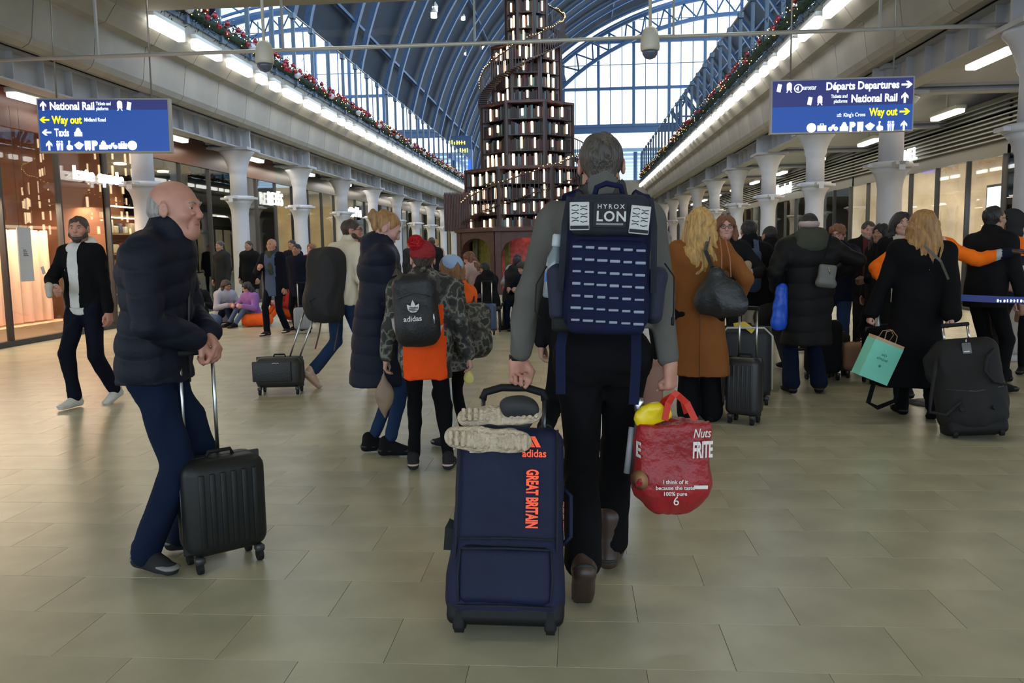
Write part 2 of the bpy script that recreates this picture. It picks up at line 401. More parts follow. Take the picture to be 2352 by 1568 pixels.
for j in range(N):
    a0, a1 = PI * j / N, PI * (j + 1) / N
    p, q = rib_pt(a0, 0), rib_pt(a1, -.75); p2, q2 = rib_pt(a0, -.75), rib_pt(a1, 0)
    lb.tube([(p[0], 0, p[1]), (q[0], 0, q[1])], .06, 4, cap=False); lb.tube([(p2[0], 0, p2[1]), (q2[0], 0, q2[1])], .06, 4, cap=False)
lbe = lb.mesh('lattice', M_blue)
for i in range(12):
    y = 19 + 9 * i
    t = empty('roof_rib', (0, y, 0), kind='structure')
    link('chord', rb, t)
b = MB()
for th in [PI * j / 12 for j in range(1, 12)]:
    x, z = rib_pt(th, .1); b.span((x - .07, 14, z - .12), (x + .07, 119, z + .05))
b.build('purlin', M_blue, kind='structure')
# skin: left side boarded, crown glazed; low right glazing added to feed balustrade reflections
N = 44
bo = MB(); gl = MB(); bars = MB()
for j in range(N):
    a0, a1 = PI * j / N, PI * (j + 1) / N; p, q = rib_pt(a0, .4), rib_pt(a1, .4)
    th = (a0 + a1) / 2
    tgt = bo if (th < 1.2) else gl
    tgt.add([(p[0], 12, p[1]), (q[0], 12, q[1]), (q[0], 121, q[1]), (p[0], 121, p[1])], [(0, 1, 2, 3)])
bo.build('roof', M_slate, kind='structure'); gl.build('roof_glazing', M_roofg, kind='structure')
for i in range(60):
    y = 12.5 + i * 1.8
    if 1:
        for j in range(17, N - 3, 1):
            p, q = rib_pt(PI * j / N, .3), rib_pt(PI * (j + 1) / N, .3)
            bars.add([(p[0], y - .03, p[1]), (q[0], y - .03, q[1]), (q[0], y + .03, q[1]), (p[0], y + .03, p[1])], [(0, 1, 2, 3)])
bars.build('glazing_bar', M_blue, kind='structure')
# end gable
YG = 122.0
gt = empty('window_1', (0, YG, 0), kind='structure')
b = MB(); zb = 18.3
x = Xs + 4.5; k = 0
def arch_z(x):
    c = (Xs + As - x) / (As - .6)
    return 6 + (Hs - .6) * math.sqrt(max(0, 1 - c * c))
thick = MB(); thin = MB()
i = 0
x = -11.4
while x < 58:
    zt = arch_z(x)
    if zt > zb + .3:
        if i % 3 == 0: thick.span((x - .2, -.3, zb), (x + .2, .3, zt))
        else: thin.span((x - .06, -.1, zb), (x + .06, .1, zt))
    x += 1.66; i += 1
for z in (zb + .15, 23.6, 30.0):
    hx = (As - .6) * math.sqrt(max(0, 1 - ((z - 6) / (Hs - .6)) ** 2)); thick.span((Xs + As - hx, -.25, z - .2), (Xs + As + hx, .25, z + .2))
for z in (26.9, 33.0):
    hx = (As - .6) * math.sqrt(max(0, 1 - ((z - 6) / (Hs - .6)) ** 2)); thin.span((Xs + As - hx, -.06, z - .05), (Xs + As + hx, .06, z + .05))
thick.build('mullion', M_blue, gt); thin.build('glazing_bar', M_blue, gt)
# gable rim girder with lattice
b = MB(); N = 80
for off0, off1 in ((-.4, -1.0), (-3.0, -3.5)):
    for j in range(N):
        a0, a1 = PI * j / N, PI * (j + 1) / N; p, q, p2, q2 = rib_pt(a0, off0), rib_pt(a1, off0), rib_pt(a0, off1), rib_pt(a1, off1)
        vs = [(p[0], -2.5, p[1]), (q[0], -2.5, q[1]), (q2[0], -2.5, q2[1]), (p2[0], -2.5, p2[1])]; vs += [(a, -2.0, c) for a, _, c in vs]
        b.add(vs, [(0, 1, 2, 3), (7, 6, 5, 4), (0, 4, 5, 1), (3, 2, 6, 7)])
for j in range(0, N):
    a0, a1 = PI * j / N, PI * (j + 1) / N
    if j % 2: a0, a1 = a1, a0
    p, q = rib_pt(a0, -1), rib_pt(a1, -3); b.tube([(p[0], -2.2, p[1]), (q[0], -2.2, q[1])], .12, 4, cap=False)
b.build('rim_girder', M_blue, gt)
b = MB(); b.span((Xs, -.1, 17.4), (60, .1, 18.3)); b.build('transom', M_blue, gt)
b = MB(); b.span((Xs - 20, -.5, 5), (Xs + 7, .3, 13)); b.build('gable_wall', M_brick, gt)
# flat roof of the extension beyond the gable: rows of rooflights
et = empty('extension_roof', (0, YG, 0), kind='structure')
b = MB(); l = MB()
for i in range(26):
    y = 2 + i * 6.0
    b.span((-14, y, 15.0), (60, y + 2.2, 15.5)); l.span((-14, y + 2.2, 15.3), (60, y + 6, 15.35))
b.build('roof_beam', mat('pale_blue_steel', (.42, .52, .62), .5), et)
for x in (-4, 4, 14): MB().span((x - .3, 0, 14.4), (x + .3, 158, 15.1)).build('roof_beam', M_blue, et)
MB().span((-14, 158, 5), (60, 158.6, 15)).build('end_wall', mat('far_wall', (.25, .33, .42), .6), et)
for x in (-6, -1, 4, 9, 14): MB().tube([(x, 3, 5), (x, 3, 15)], .3, 10).build('column_far', M_blue, et)
# ------------------------------------------------------------------ shopfronts
def shop(side, y0, y1, wall, glow, power, lab, fascia=None, glowcol=None, fz=3.0):
    sg = -1 if side == 'left' else 1
    X = -8.8 if side == 'left' else 8.0
    D = 4.6
    t = empty('wall_' + side, (X, y0, 0), kind='structure'); L = y1 - y0
    mw = mat('shop_wall_' + lab, wall, .6, var=.25, vscale=1.4); mg = mat('shop_glow_' + lab, glow, .5, emit=power)
    b = MB(); b.span((sg * D, 0, 0), (sg * (D + .1), L, 4)); b.build('back_wall', mw, t)
    b = MB(); b.span((sg * .05, -.06, 0), (sg * D, .06, 4)); b.span((sg * .05, L - .06, 0), (sg * D, L + .06, 4)); b.build('side_wall', mw, t)
    MB().span((sg * .05, 0, 3.72), (sg * D, L, 3.8)).build('shop_ceiling', mat('shop_ceiling', (.35, .33, .3), .7), t)
    n = max(2, int(L / 2.2))
    for i in range(n):
        for q in (1.0, 2.8):
            MB().disc((0, 0, 0), .15, .02, 12, 'z').build('downlight', mg, t, (sg * q, (i + .5) * L / n, 3.70))
    MB().span((-.05, 0, 0), (.05, L - .0, .03)).build('cove_light', mg, t, (sg * (D - .25), 0, 2.75))
    # glazing
    k = max(2, round(L / 1.49)); w = L / k
    pm = MB().span((-.006, .012, .08), (.006, w - .012, fz)).mesh('pane', M_glass)
    mm = MB().span((-.05, -.02, 0), (.05, .02, fz)).mesh('mullion', M_dark)
    for i in range(k):
        link('pane', pm, t, (0, i * w, 0)); link('mullion', mm, t, (0, i * w, 0))
    MB().span((-.06, 0, 0), (.06, L, .09)).build('sill', M_dark, t)
    fm = mat('fascia_' + lab, fascia or (.05, .045, .04), .35)
    if side == 'left': MB().span((-.04, 0, fz), (.04, L, 4.0)).build('fascia', fm, t)
    else:
        MB().span((.05, 0, fz), (.1, L, 4.1)).build('fascia', fm, t)
        for q in range(9): MB().span((-.06, 0, fz + .28 + q * .085), (.03, L, fz + .305 + q * .085)).build('slat', mat('louvre_metal', (.22, .23, .2), .4), t)
    return t, X, sg, D

M_wood = mat('shelf_wood', (.35, .22, .12), .5, var=.2)
def shelf_unit(X, y, w, sg, col, lab, glow):
    t = empty('display_shelf', (X, y, 0), 0, lab, 'shelf')
    b = MB(); b.span((-.02, -w / 2, 0), (.02, w / 2, 2.5)); b.build('back_panel', mat('shelf_back_' + lab[:14], col, .6), t, (sg * .2, 0, 0))
    for s in (-1, 1): MB().span((-.2, s * w / 2 - .02, 0), (.2, s * w / 2 + .02, 2.5)).build('side_panel', M_wood, t)
    st = MB(); r_ = random.Random(int(y * 10))
    ms = [mat('stock_a', (.6, .5, .38), .6), mat('stock_b', (.5, .12, .1), .6), mat('stock_c', (.12, .14, .2), .6), mat('stock_d', (.75, .72, .66), .6), mat('stock_e', (.75, .4, .3), .6)]
    for z in (.3, .85, 1.4, 1.95, 2.45):
        MB().span((-.2, -w / 2, z - .02), (.2, w / 2, z + .02)).build('shelf', M_wood, t)
        if z < 2.4:
            yy = -w / 2 + .1
            while yy < w / 2 - .25:
                ww = r_.uniform(.1, .28); hh = r_.uniform(.15, .38)
                st.rbox((-sg * .02, yy + ww / 2, z + .02 + hh / 2), (.1, ww / 2, hh / 2), .03, 2, r_.randrange(5)); yy += ww + r_.uniform(.04, .2)
    o = st.build('stock', ms, t); o['kind'] = 'stuff'
    MB().span((-.02, -w / 2 + .05, 2.38), (.02, w / 2 - .05, 2.41)).build('shelf_light', glow, t, (-sg * .15, 0, 0))

shopsL = [(6.3, 15.2, (.34, .13, .07), (1, .72, .50), 14, 'salmon', (.12, .035, .02), 3.4), (15.2, 24.1, (.26, .10, .05), (1, .8, .55), 9, 'russet', (.10, .04, .02), 3.4),
          (24.1, 33.1, (.28, .2, .11), (1, .85, .6), 11, 'tan', (.05, .045, .03), 3.4), (33.1, 42.0, (.4, .3, .18), (1, .85, .62), 11, 'ochre', (.05, .045, .03), 3.4),
          (42.0, 51.0, (.4, .36, .25), (1, .87, .65), 11, 'sand', None, 3.4), (51.0, 62.0, (.4, .33, .22), (1, .87, .65), 11, 'straw', None, 3.4)]
for y0, y1, w, gcol, pw, lab, fa, fz in shopsL:
    t, X, sg, D = shop('left', y0, y1, w, gcol, pw, lab, fa, fz=fz)
    area('shop_lamp', (X - 2.0, (y0 + y1) / 2, 3.6), 2.5, (y1 - y0) * .8, 170 if lab == 'salmon' else 280, gcol)
    for k in range(3): shelf_unit(X - D + .5 + .2, y0 + (k + .5) * (y1 - y0) / 3, 2.0, -1, w, 'lit display shelf number %s of the %s shop behind left glass' % (['nearest', 'middle', 'farthest'][k], lab), MATS['shop_glow_' + lab])
shopsR = [(7.5, 16.3, (.62, .5, .40), (1, .78, .62), 10, 'rose', (.16, .15, .12), 3.0), (16.3, 25.0, (.62, .52, .40), (1, .85, .68), 12, 'cream', (.14, .13, .1), 3.0),
          (25.0, 34.0, (.5, .5, .46), (1, .92, .78), 10, 'pearl', (.12, .12, .1), 3.0), (34.0, 43.0, (.75, .48, .06), (1, .72, .22), 16, 'yellow', (.14, .13, .09), 3.0), (43.0, 52.0, (.5, .42, .3), (1, .88, .7), 10, 'buff', None, 3.0), (52, 62, (.5, .45, .35), (1, .88, .7), 10, 'oat', None, 3.0)]
for y0, y1, w, gcol, pw, lab, fa, fz in shopsR:
    t, X, sg, D = shop('right', y0, y1, w, gcol, pw, lab, fa, fz=fz)
    area('shop_lamp', (X + 2.0, (y0 + y1) / 2, 3.6), 2.5, (y1 - y0) * .8, 320, gcol)
    if lab != 'yellow':
        for k in range(3): shelf_unit(X + D - .5, y0 + (k + .5) * (y1 - y0) / 3, 2.0, 1, w, 'lit display shelf number %s of the %s shop behind right glass' % (['nearest', 'middle', 'farthest'][k], lab), MATS['shop_glow_' + lab])
# front display panels of the salmon shop: hung fabrics, a grey notice
t = empty('fabric_display', (-9.6, 12.9, 0), 0, 'pale salmon fabric hangings lit from above in the nearest left shop window', 'display')
for i in range(5):
    b = MB(); n = 10; vs = []; y0 = -2.6 + i * .86
    for j in range(n + 1):
        yy = y0 + .8 * j / n; xx = .05 * math.sin(j * 1.9 + i)
        vs += [(xx, yy, .25), (xx, yy, 1.85)]
    b.add(vs, [(2 * j, 2 * j + 2, 2 * j + 3, 2 * j + 1) for j in range(n)], 0, True); b.add([(x + .02, y, z) for x, y, z in vs], [(2 * j, 2 * j + 2, 2 * j + 3, 2 * j + 1) for j in range(n)], 0, True)
    b.build('hanging', mat('salmon_cloth', (.85, .52, .38), .8), t)
MB().span((-.03, -2.7, 1.88), (.03, 1.9, 1.93)).build('rail', M_chrome, t)
MB().span((-.3, -2.7, 0), (.3, 1.9, .22)).build('plinth', mat('salmon_plinth', (.6, .35, .22), .5), t)
area('window_lamp', (-9.2, 12.9, 2.3), .3, 4.4, 260, (1, .72, .5))
t = empty('notice_board', (-8.72, 12.62, 0), 0, 'pale grey upright notice panel hung inside the salmon shop window', 'notice')
MB().span((-.01, -.16, 1.0), (.01, .16, 1.85)).build('panel', mat('notice_grey', (.45, .46, .47), .5), t)
for q in (-.1, .1): MB().tube([(0, q, 1.84), (0, q, 3.72)], .003, 4).build('cord', M_dark, t)
for q in range(4): MB().span((.011, -.06, 1.40 + q * .03), (.013, .06 - q * .015, 1.412 + q * .03)).build('print', M_dark, t)
# yellow shop arch
M_yel = mat('yellow_gloss', (.85, .42, .01), .4, emit=.35)
t = empty('yellow_arch', (9.6, 37.5, 0), 0, 'glowing yellow arch display inside the far yellow shop', 'display')
for r_o, zz in ((2.0, 0), (1.5, 0), (1.0, 0)):
    pts = [(0, r_o * math.cos(PI * j / 16), .4 + r_o * math.sin(PI * j / 16)) for j in range(17)]; MB().tube(pts, .17, 8).build('arch', M_yel, t)
MB().span((-.3, -2.1, 0), (.3, 2.1, .4)).build('plinth', M_yel, t)

# shop lettering that glows
M_sig = mat('lit_letters', (1, 1, .97), .5, emit=2.6)
def shop_sign(body, x, y, z, size, rz, lab, bold=.01, space=1.1, mt=None):
    t = empty('shop_sign', (x, y, z), rz, lab, 'sign')
    if body: text(body, size, mt or M_sig, t, (0, 0, 0), bold=bold, ext=.02, space=space)
    else: marks(8, size * 5, size * .7, mt or M_sig, t, (0, 0, 0), seed=int(y), ext=.02)
    return t
shop_sign('kate spade', -8.68, 14.0, 2.72, .34, PI / 2, 'white glowing shop name beside the first left column', .003)
shop_sign('REISS', -8.68, 23.2, 2.75, .50, PI / 2, 'white glowing capital shop name behind the second and third left columns', .004)
shop_sign('', -8.68, 31.0, 2.72, .55, PI / 2, 'white glowing shop name farther along behind the third left column', .006)
shop_sign('CHANEL', 7.9, 21.8, 3.3, .40, -PI / 2, 'white glowing capital shop name above the right shopfront', .005)
shop_sign('', 7.9, 34.2, 3.25, .6, -PI / 2, 'white glowing script shop name farther along right shops', .006)

# tall pale blue figure display in the right window
t = empty('window_display', (8.6, 25.5, 0), 0, 'tall pale blue and dark grey display figure in the right shop window', 'display')
M_pb = mat('pale_blue_panel', (.38, .6, .8), .5); M_gr = mat('slate_display', (.12, .15, .2), .5)
MB().span((-.05, -.5, 0), (.05, .1, 2.3)).build('panel', M_pb, t)
MB().tube([(-.1, -.8, .2), (-.1, -.3, 3.1)], [.05, .12], 8).build('pole', M_pb, t)
MB().tube([(-.1, .2, .6), (-.1, .1, 1.6), (-.1, -.1, 2.4), (-.1, -.1, 2.9)], [.16, .22, .2, .06], 12).build('torso', M_gr, t)
MB().lathe([(.0, 0), (.13, .08), (.16, .2), (.12, .32), (.0, .38)], 12).build('lamp_head', M_gr, t, (-.1, .3, 2.75))
t = empty('screen', (8.3, 17.1, 1.55), 0, 'bright white lit poster screen in the right shop window', 'screen')
MB().span((-.03, -.45, 0), (.03, .45, .95)).build('frame', M_dark, t); MB().span((-.04, -.4, .05), (-.031, .4, .9)).build('panel', mat('screen_white', (.9, .95, 1), .5, emit=2.2), t)

# ------------------------------------------------------------------ glass smoke curtain with its rail, rods, camera domes
YC = 10.4
t = empty('smoke_curtain', (0, YC, 3.9), 0, 'glass smoke curtain hung across the hall on a thin steel rail', 'screen')
MB().tube([(XL - .4, 0, 0), (XR + .6, 0, 0)], .024, 10).build('rail', mat('curtain_rail', (.50, .49, .44), .4, metal=.3), t)
M_curt = glass('curtain_glass', (.96, .97, .97), .02)
xs = [XL - .4, -5.3, -2.9, -1.3, .4, 2.1, 3.8, 5.9]
xs = [-8.4, -6.0, -3.6, -1.2, 1.2, 3.6, 6.0]
for a, c in zip(xs[:-1], xs[1:]): MB().span((a + .01, -.005, .03), (c - .01, .005, 1.5)).build('pane', M_curt, t)
for a in xs[1:-1]:
    MB().span((a - .012, -.02, .0), (a + .012, .02, 1.5)).build('joint', mat('clear_joint', (.3, .3, .28), .4), t)
for x, lab in ((-3.75, 'ivory dome camera on a pole left of the book tower'), (.90, 'ivory dome camera on a pole right of the book tower')):
    M_iv = mat('ivory_paint', (.60, .56, .46), .4)
    t = empty('dome_camera', (x, YC - .25, 3.72), 0, lab, 'camera')
    MB().tube([(0, 0, .2), (0, 0, 1.74)], .02, 10).build('pole', M_iv, t)
    MB().lathe([(.0, .24), (.05, .235), (.085, .2), (.105, .12), (.115, .02), (.11, -.03), (.1, -.035)], 24).build('housing', M_iv, t)
    MB().lathe([(.095, -.03), (.09, -.07), (.06, -.115), (.0, -.135)], 24).build('dome', mat('smoked_dome', (.10, .11, .16), .12), t)

# ------------------------------------------------------------------ hanging signs
M_navy = mat('sign_navy', (.018, .022, .14), .4, emit=.6); M_sblue = mat('sign_blue', (.010, .065, .33), .4, emit=.55)
M_swhite = mat('sign_white', (.88, .93, 1), .5, emit=.9); M_syel = mat('sign_yellow', (1, .88, .0), .5, emit=.85); M_frame = mat('sign_frame', (.30, .28, .25), .4, metal=.4)
def icon(t, kind, x, z, s, m):
    b = MB(); q = -.034; d = .004
    def r(x0, z0, x1, z1): b.span((x0 * s, q - d, z0 * s), (x1 * s, q + d, z1 * s))
    def c(cx, cz, rr, n=16): b.disc((cx * s, q, cz * s), rr * s, d, n)
    def poly(pts):
        v = [(px * s, q - d, pz * s) for px, pz in pts] + [(px * s, q + d, pz * s) for px, pz in pts]; n = len(pts)
        b.add(v, [tuple(range(n)), tuple(range(2 * n - 1, n - 1, -1))] + [(i, i + n, (i + 1) % n + n, (i + 1) % n) for i in range(n)])
    if kind in ('up', 'right', 'left'):
        pts = [(-.09, -.5), (.09, -.5), (.09, .12), (.32, -.1), (.32, .14), (0, .5), (-.32, .14), (-.32, -.1), (-.09, .12)]
        if kind == 'right': pts = [(z_, -x_) for x_, z_ in pts]
        if kind == 'left': pts = [(-z_, x_) for x_, z_ in pts]
        # split into stem and head so each face is convex
        f = (lambda p: p) if kind == 'up' else ((lambda p: (p[1], -p[0])) if kind == 'right' else (lambda p: (-p[1], p[0])))
        for pl in ([(-.09, -.5), (.09, -.5), (.09, .3), (-.09, .3)], [(.32, -.1), (.32, .14), (0, .5), (0, .22)], [(-.32, -.1), (0, .22), (0, .5), (-.32, .14)]): poly([f(p) for p in pl])
    elif kind == 'ticket':
        poly([(-.3, -.38), (.14, -.5), (.3, .38), (-.14, .5)])
    elif kind == 'train':
        r(-.26, -.25, .26, .35); c(0, .3, .26); poly([(-.3, -.5), (-.2, -.5), (-.08, -.28), (-.18, -.28)]); poly([(.3, -.5), (.2, -.5), (.08, -.28), (.18, -.28)])
    elif kind == 'clock': c(0, 0, .48, 24)
    elif kind == 'case': r(-.45, -.35, .45, .22); r(-.18, .22, -.12, .38); r(.12, .22, .18, .38); r(-.18, .34, .18, .4)
    elif kind == 'cycle': c(-.28, -.15, .22); c(.28, -.15, .22); poly([(-.28, -.12), (.05, -.1), (.2, .3), (-.1, .25)])
    elif kind == 'taxi': r(-.42, -.4, .42, .05); poly([(-.3, .05), (.3, .05), (.2, .35), (-.2, .35)]); r(-.12, .35, .12, .48)
    elif kind == 'bus': r(-.3, -.4, .3, .48); r(-.24, -.5, -.1, -.4); r(.1, -.5, .24, -.4)
    elif kind == 'park': r(-.28, -.5, -.06, .5); poly([(-.06, .5), (.12, .5), (.3, .34), (.3, .12), (.12, -.06), (-.06, -.06)])
    elif kind == 'hands': poly([(-.5, .05), (0, .4), (.5, .1), (.1, -.4), (-.2, -.35)])
    elif kind == 'chair': c(-.05, .4, .11); r(-.14, -.1, 0, .28); r(-.1, -.12, .25, 0); r(.2, -.42, .3, -.06); b.lathe([(.30 * s, -.001), (.30 * s, .001)], 14, M=Matrix.Translation((-.06 * s, q, -.2 * s)) @ Matrix.Rotation(PI / 2, 4, 'X'))
    elif kind == 'people':
        for e in (-.2, .22): c(e, .38, .11); poly([(e - .14, .22), (e + .14, .22), (e + .1, -.1), (e + .07, -.5), (e - .07, -.5), (e - .1, -.1)])
        r(-.015, -.5, .015, .5)
    elif kind == 'rail': r(-.4, .08, .4, .2); r(-.4, -.2, .4, -.08); poly([(-.1, .2), (.1, .2), (.3, .42), (.1, .42)])
    elif kind == 'ring':
        for j in range(16):
            a, a2 = 2 * PI * j / 16, 2 * PI * (j + 1) / 16; poly([(.4 * math.cos(a), .4 * math.sin(a)), (.5 * math.cos(a), .5 * math.sin(a)), (.5 * math.cos(a2), .5 * math.sin(a2)), (.4 * math.cos(a2), .4 * math.sin(a2))])
        poly([(-.3, -.05), (0, .3), (.05, 0), (0, -.3)])
    return b.build('pictogram', m, t, (x, 0, z))

def hanging_sign(x, y, z, rz, tilt, w, h, split, lab):
    t = empty('hanging_sign', (x, y, z), rz, lab, 'sign'); t.rotation_euler = (0, tilt, rz)
    b = MB(); b.span((-w / 2, -.05, -h / 2), (w / 2, .05, h / 2)); 
    b.build('frame', M_frame, t)
    MB().span((-w / 2 + .02, -.056, split), (w / 2 - .02, -.045, h / 2 - .02)).build('panel', M_navy, t).location = (0, .027, 0)
    MB().span((-w / 2 + .02, -.056, -h / 2 + .02), (w / 2 - .02, -.045, split)).build('panel', M_sblue, t).location = (0, .027, 0)
    for s in (-.36, .36):
        MB().tube([(s * w, 0, h / 2), (s * w, 0, 5.4 - z)], .011, 8).build('hanger_rod', mat('rod_steel', (.28, .27, .24), .4, metal=.5), t)
    # front faces sit 6 mm proud of the frame box
    for o in t.children:
        if o.name.startswith('panel'): o.location = (0, 0, 0)
    return t
def tx(t, s, x, z, size, m, al='LEFT', sx=1.0, bold=.0): return text(s, size, m, t, (x, -.0585, z), align=al, sx=sx, bold=bold, ext=.0015)
def ic(t, k, x, z, s, m): o = icon(t, k, x, z, s, m); o.location.y = -.026; return o
PXM = 1.8 / 327
W_, H_ = 1.8, .69
def RX(px): return (px - 1931.5) * PXM
zr = [.238, .075, -.10, -.275]
t = hanging_sign(3.18, 10.4, 3.03, 0, 0, W_, H_, -.005, 'blue hanging direction sign with right arrows over the right side crowd')
tx(t, 'Départs Departures', RX(2060), zr[0] - .04, .135, M_swhite, 'RIGHT', .83, .0042); ic(t, 'right', RX(2077), zr[0], .135, M_swhite)
ic(t, 'ticket', RX(1786), zr[0], .11, M_swhite); ic(t, 'train', RX(1809), zr[0], .12, M_swhite); ic(t, 'ring', RX(1830), zr[0] - .01, .11, M_swhite)
tx(t, 'eurostar', RX(1838), zr[0] - .03, .085, M_swhite, 'LEFT', .62, .001)
tx(t, 'National Rail', RX(2057), zr[1] - .04, .135, M_swhite, 'RIGHT', .83, .0042); ic(t, 'up', RX(2073), zr[1], .135, M_swhite)
tx(t, 'Tickets and\nplatforms', RX(1943), zr[1] + .02, .062, M_swhite, 'RIGHT', .72, .001); ic(t, 'train', RX(1880), zr[1] - .01, .115, M_swhite); ic(t, 'ticket', RX(1857), zr[1] - .01, .11, M_swhite)
tx(t, 'Way out', RX(2057), zr[2] - .04, .135, M_syel, 'RIGHT', .72, .0045); ic(t, 'right', RX(2074), zr[2], .13, M_syel)
tx(t, "King's Cross", RX(1985), zr[2] - .045, .068, M_swhite, 'RIGHT', .8, .001); ic(t, 'rail', RX(1925), zr[2] - .03, .07, M_swhite)
for k, px in (('clock', 1862), ('case', 1886), ('cycle', 1912), ('taxi', 1937), ('park', 1956), ('bus', 1974), ('hands', 1996), ('chair', 2019), ('people', 2043), ('up', 2073)):
    ic(t, k, RX(px), zr[3], .125, M_swhite)
t.scale = (.92, .92, .92)
t = hanging_sign(-6.08, 10.6, 3.07, .10, .012, W_ * .94, H_, .20, 'blue hanging direction sign with left arrows over the old man')
def LX(px): return (px - 243) * PXM * 1.02
zl = [.245, .07, -.09, -.255]
ic(t, 'up', LX(108), zl[0], .12, M_swhite); tx(t, 'National Rail', LX(122), zl[0] - .045, .135, M_swhite, 'LEFT', .82, .0042)
tx(t, 'Tickets and\nplatforms', LX(228), zl[0] + .01, .062, M_swhite, 'LEFT', .66, .001); ic(t, 'train', LX(282), zl[0], .12, M_swhite); ic(t, 'ticket', LX(303), zl[0], .11, M_swhite)
ic(t, 'left', LX(109), zl[1], .12, M_syel); tx(t, 'Way out', LX(126), zl[1] - .045, .135, M_syel, 'LEFT', .78, .0045); tx(t, 'Midland Road', LX(199), zl[1] - .02, .07, M_swhite, 'LEFT', .72, .001)
ic(t, 'left', LX(112), zl[2], .12, M_swhite); tx(t, 'Taxis', LX(130), zl[2] - .045, .135, M_swhite, 'LEFT', .64, .0042); ic(t, 'taxi', LX(184), zl[2], .12, M_swhite)
for k, px in (('up', 116), ('people', 140), ('chair', 163), ('hands', 184), ('bus', 204), ('park', 220), ('taxi', 240), ('cycle', 261), ('case', 284), ('clock', 306)):
    ic(t, k, LX(px), zl[3], .125, M_swhite)

# ------------------------------------------------------------------ book tower
TX, TY = -1.46, 27.0
M_tw = mat('dark_stained_wood', (.026, .011, .009), .45, var=.3, vscale=6, stretch=(1, 1, .15)); M_tw2 = mat('red_brown_wood', (.055, .018, .014), .5, var=.3)
bookm = [mat('book_umber', (.03, .016, .014), .7), mat('book_maroon', (.05, .015, .018), .7), mat('book_teal', (.06, .12, .12), .7), mat('book_slate', (.07, .09, .11), .7), mat('book_black', (.015, .012, .012), .7)]
M_blit = mat('glowing_spine', (1, .68, .40), .5, emit=7)
tree = empty('book_tower', (TX, TY, 0), 0, 'tall dark wooden tiered book tower with glowing book spines in the middle', 'tower')
tiers = [(1.95, 3.75, 1.93, 4), (3.85, 5.75, 1.42, 4), (5.85, 7.55, 1.05, 4), (7.65, 10.0, .62, 5), (10.1, 12.2, .4, 4)]
bk = MB(); litn = 0
lit_me = MB().rbox((0, 0, 0), (.034, .02, .175), .012, 1).mesh('lit_book', M_blit)
rt = random.Random(3)
for (z0, z1, r, rows) in tiers:
    w = r * math.tan(PI / 8)
    MB().lathe([(r - .28, z0), (r - .28, z1)], 8).build('core', M_tw, tree, rot=(0, 0, PI / 8))
    for e, (zz, rr) in enumerate(((z0 - .09, r + .12), (z1 - .02, r + .06))):
        MB().lathe([(rr / math.cos(PI / 8) - .1, zz), (rr / math.cos(PI / 8), zz + .02), (rr / math.cos(PI / 8), zz + .09), (rr / math.cos(PI / 8) - .1, zz + .11)], 8, smooth=False).build('cornice', M_tw2, tree, rot=(0, 0, PI / 8))
    pick = []
    for k in range(8):
        a = k * PI / 4 - PI / 2; M = Matrix.Rotation(a + PI / 2, 4, 'Z') @ Matrix.Translation((0, -r, 0))
        fr = MB(); fr.span((-w - .03, -.05, z0), (-w + .05, .25, z1), M=M); fr.span((w - .05, -.05, z0), (w + .03, .25, z1), M=M)
        rh = (z1 - z0) / rows
        for q in range(rows + 1): fr.span((-w, -.02, z0 + q * rh - .012), (w, .25, z0 + q * rh + .012), M=M)
        fr.build('bookcase', M_tw, tree)
        for q in range(rows):
            x = -w + .07; slots = []
            while x < w - .08:
                bw = rt.uniform(.035, .075); bh = rt.uniform(.62, .86) * rh
                slots.append((x, bw)); lit = False
                bk.span((x, rt.uniform(.02, .05), z0 + q * rh + .012), (x + bw - .006, .24, z0 + q * rh + bh), rt.choice((0, 0, 0, 1, 1, 4, 4, 2, 3)), M)
                x += bw
            nl = max(1, int(round(w * 2 / .40 + rt.uniform(-1.3, 1.0))))
            for s in range(nl):
                xx = -w + .14 + (s + rt.uniform(.15, .85)) * (2 * w - .24) / nl; pick.append((M @ Vector((xx, -.0, z0 + q * rh + rh * .46 + rt.uniform(-.03, .03))), a + PI / 2, k))
    for p, a, k in pick:
        if litn < 298 and (k in (0, 1, 2, 7, 6) or rt.random() < .25):
            o = link('lit_book', lit_me, tree, p, (0, 0, a)); o.scale = (rt.uniform(.45, 1.15), 1, rt.uniform(.6, 1.15)); litn += 1
o = bk.build('books', bookm, tree); o['kind'] = 'stuff'
# base with arches
for k in range(8):
    a = k * PI / 4; M = Matrix.Rotation(a, 4, 'Z') @ Matrix.Translation((0, -2.15, 0)); w = 2.15 * math.tan(PI / 8)
    b = MB(); b.span((-w - .02, -.1, 0), (-w + .16, .12, 1.9), M=M); b.span((w - .16, -.1, 0), (w + .02, .12, 1.9), M=M)
    n = 12; x0 = w - .16
    for j in range(n):
        xa, xb = -x0 + 2 * x0 * j / n, -x0 + 2 * x0 * (j + 1) / n; za, zb_ = [1.25 + .45 * math.sqrt(max(0, 1 - (q / x0) ** 2)) for q in (xa, xb)]
        vs = [(xa, -.08, za), (xb, -.08, zb_), (xb, -.08, 1.9), (xa, -.08, 1.9)]; vs += [(p, .1, q) for p, _, q in vs]
        b.add(vs, [(0, 1, 2, 3), (7, 6, 5, 4), (0, 4, 5, 1)], M=M)
    b.build('arch', M_tw2, tree)
    colr = [(.42, .06, .06), (.42, .06, .06), (.3, .04, .05), (.1, .1, .1), (.1, .1, .1), (.1, .1, .1), (.05, .07, .06), (.13, .12, .02)][k]
    MB().span((-w, .5, 0), (w, .55, 1.9), M=M).build('inner_wall', mat('niche_%d' % k, colr, .7, bump=.6, bscale=14, var=.4, vscale=9), tree)
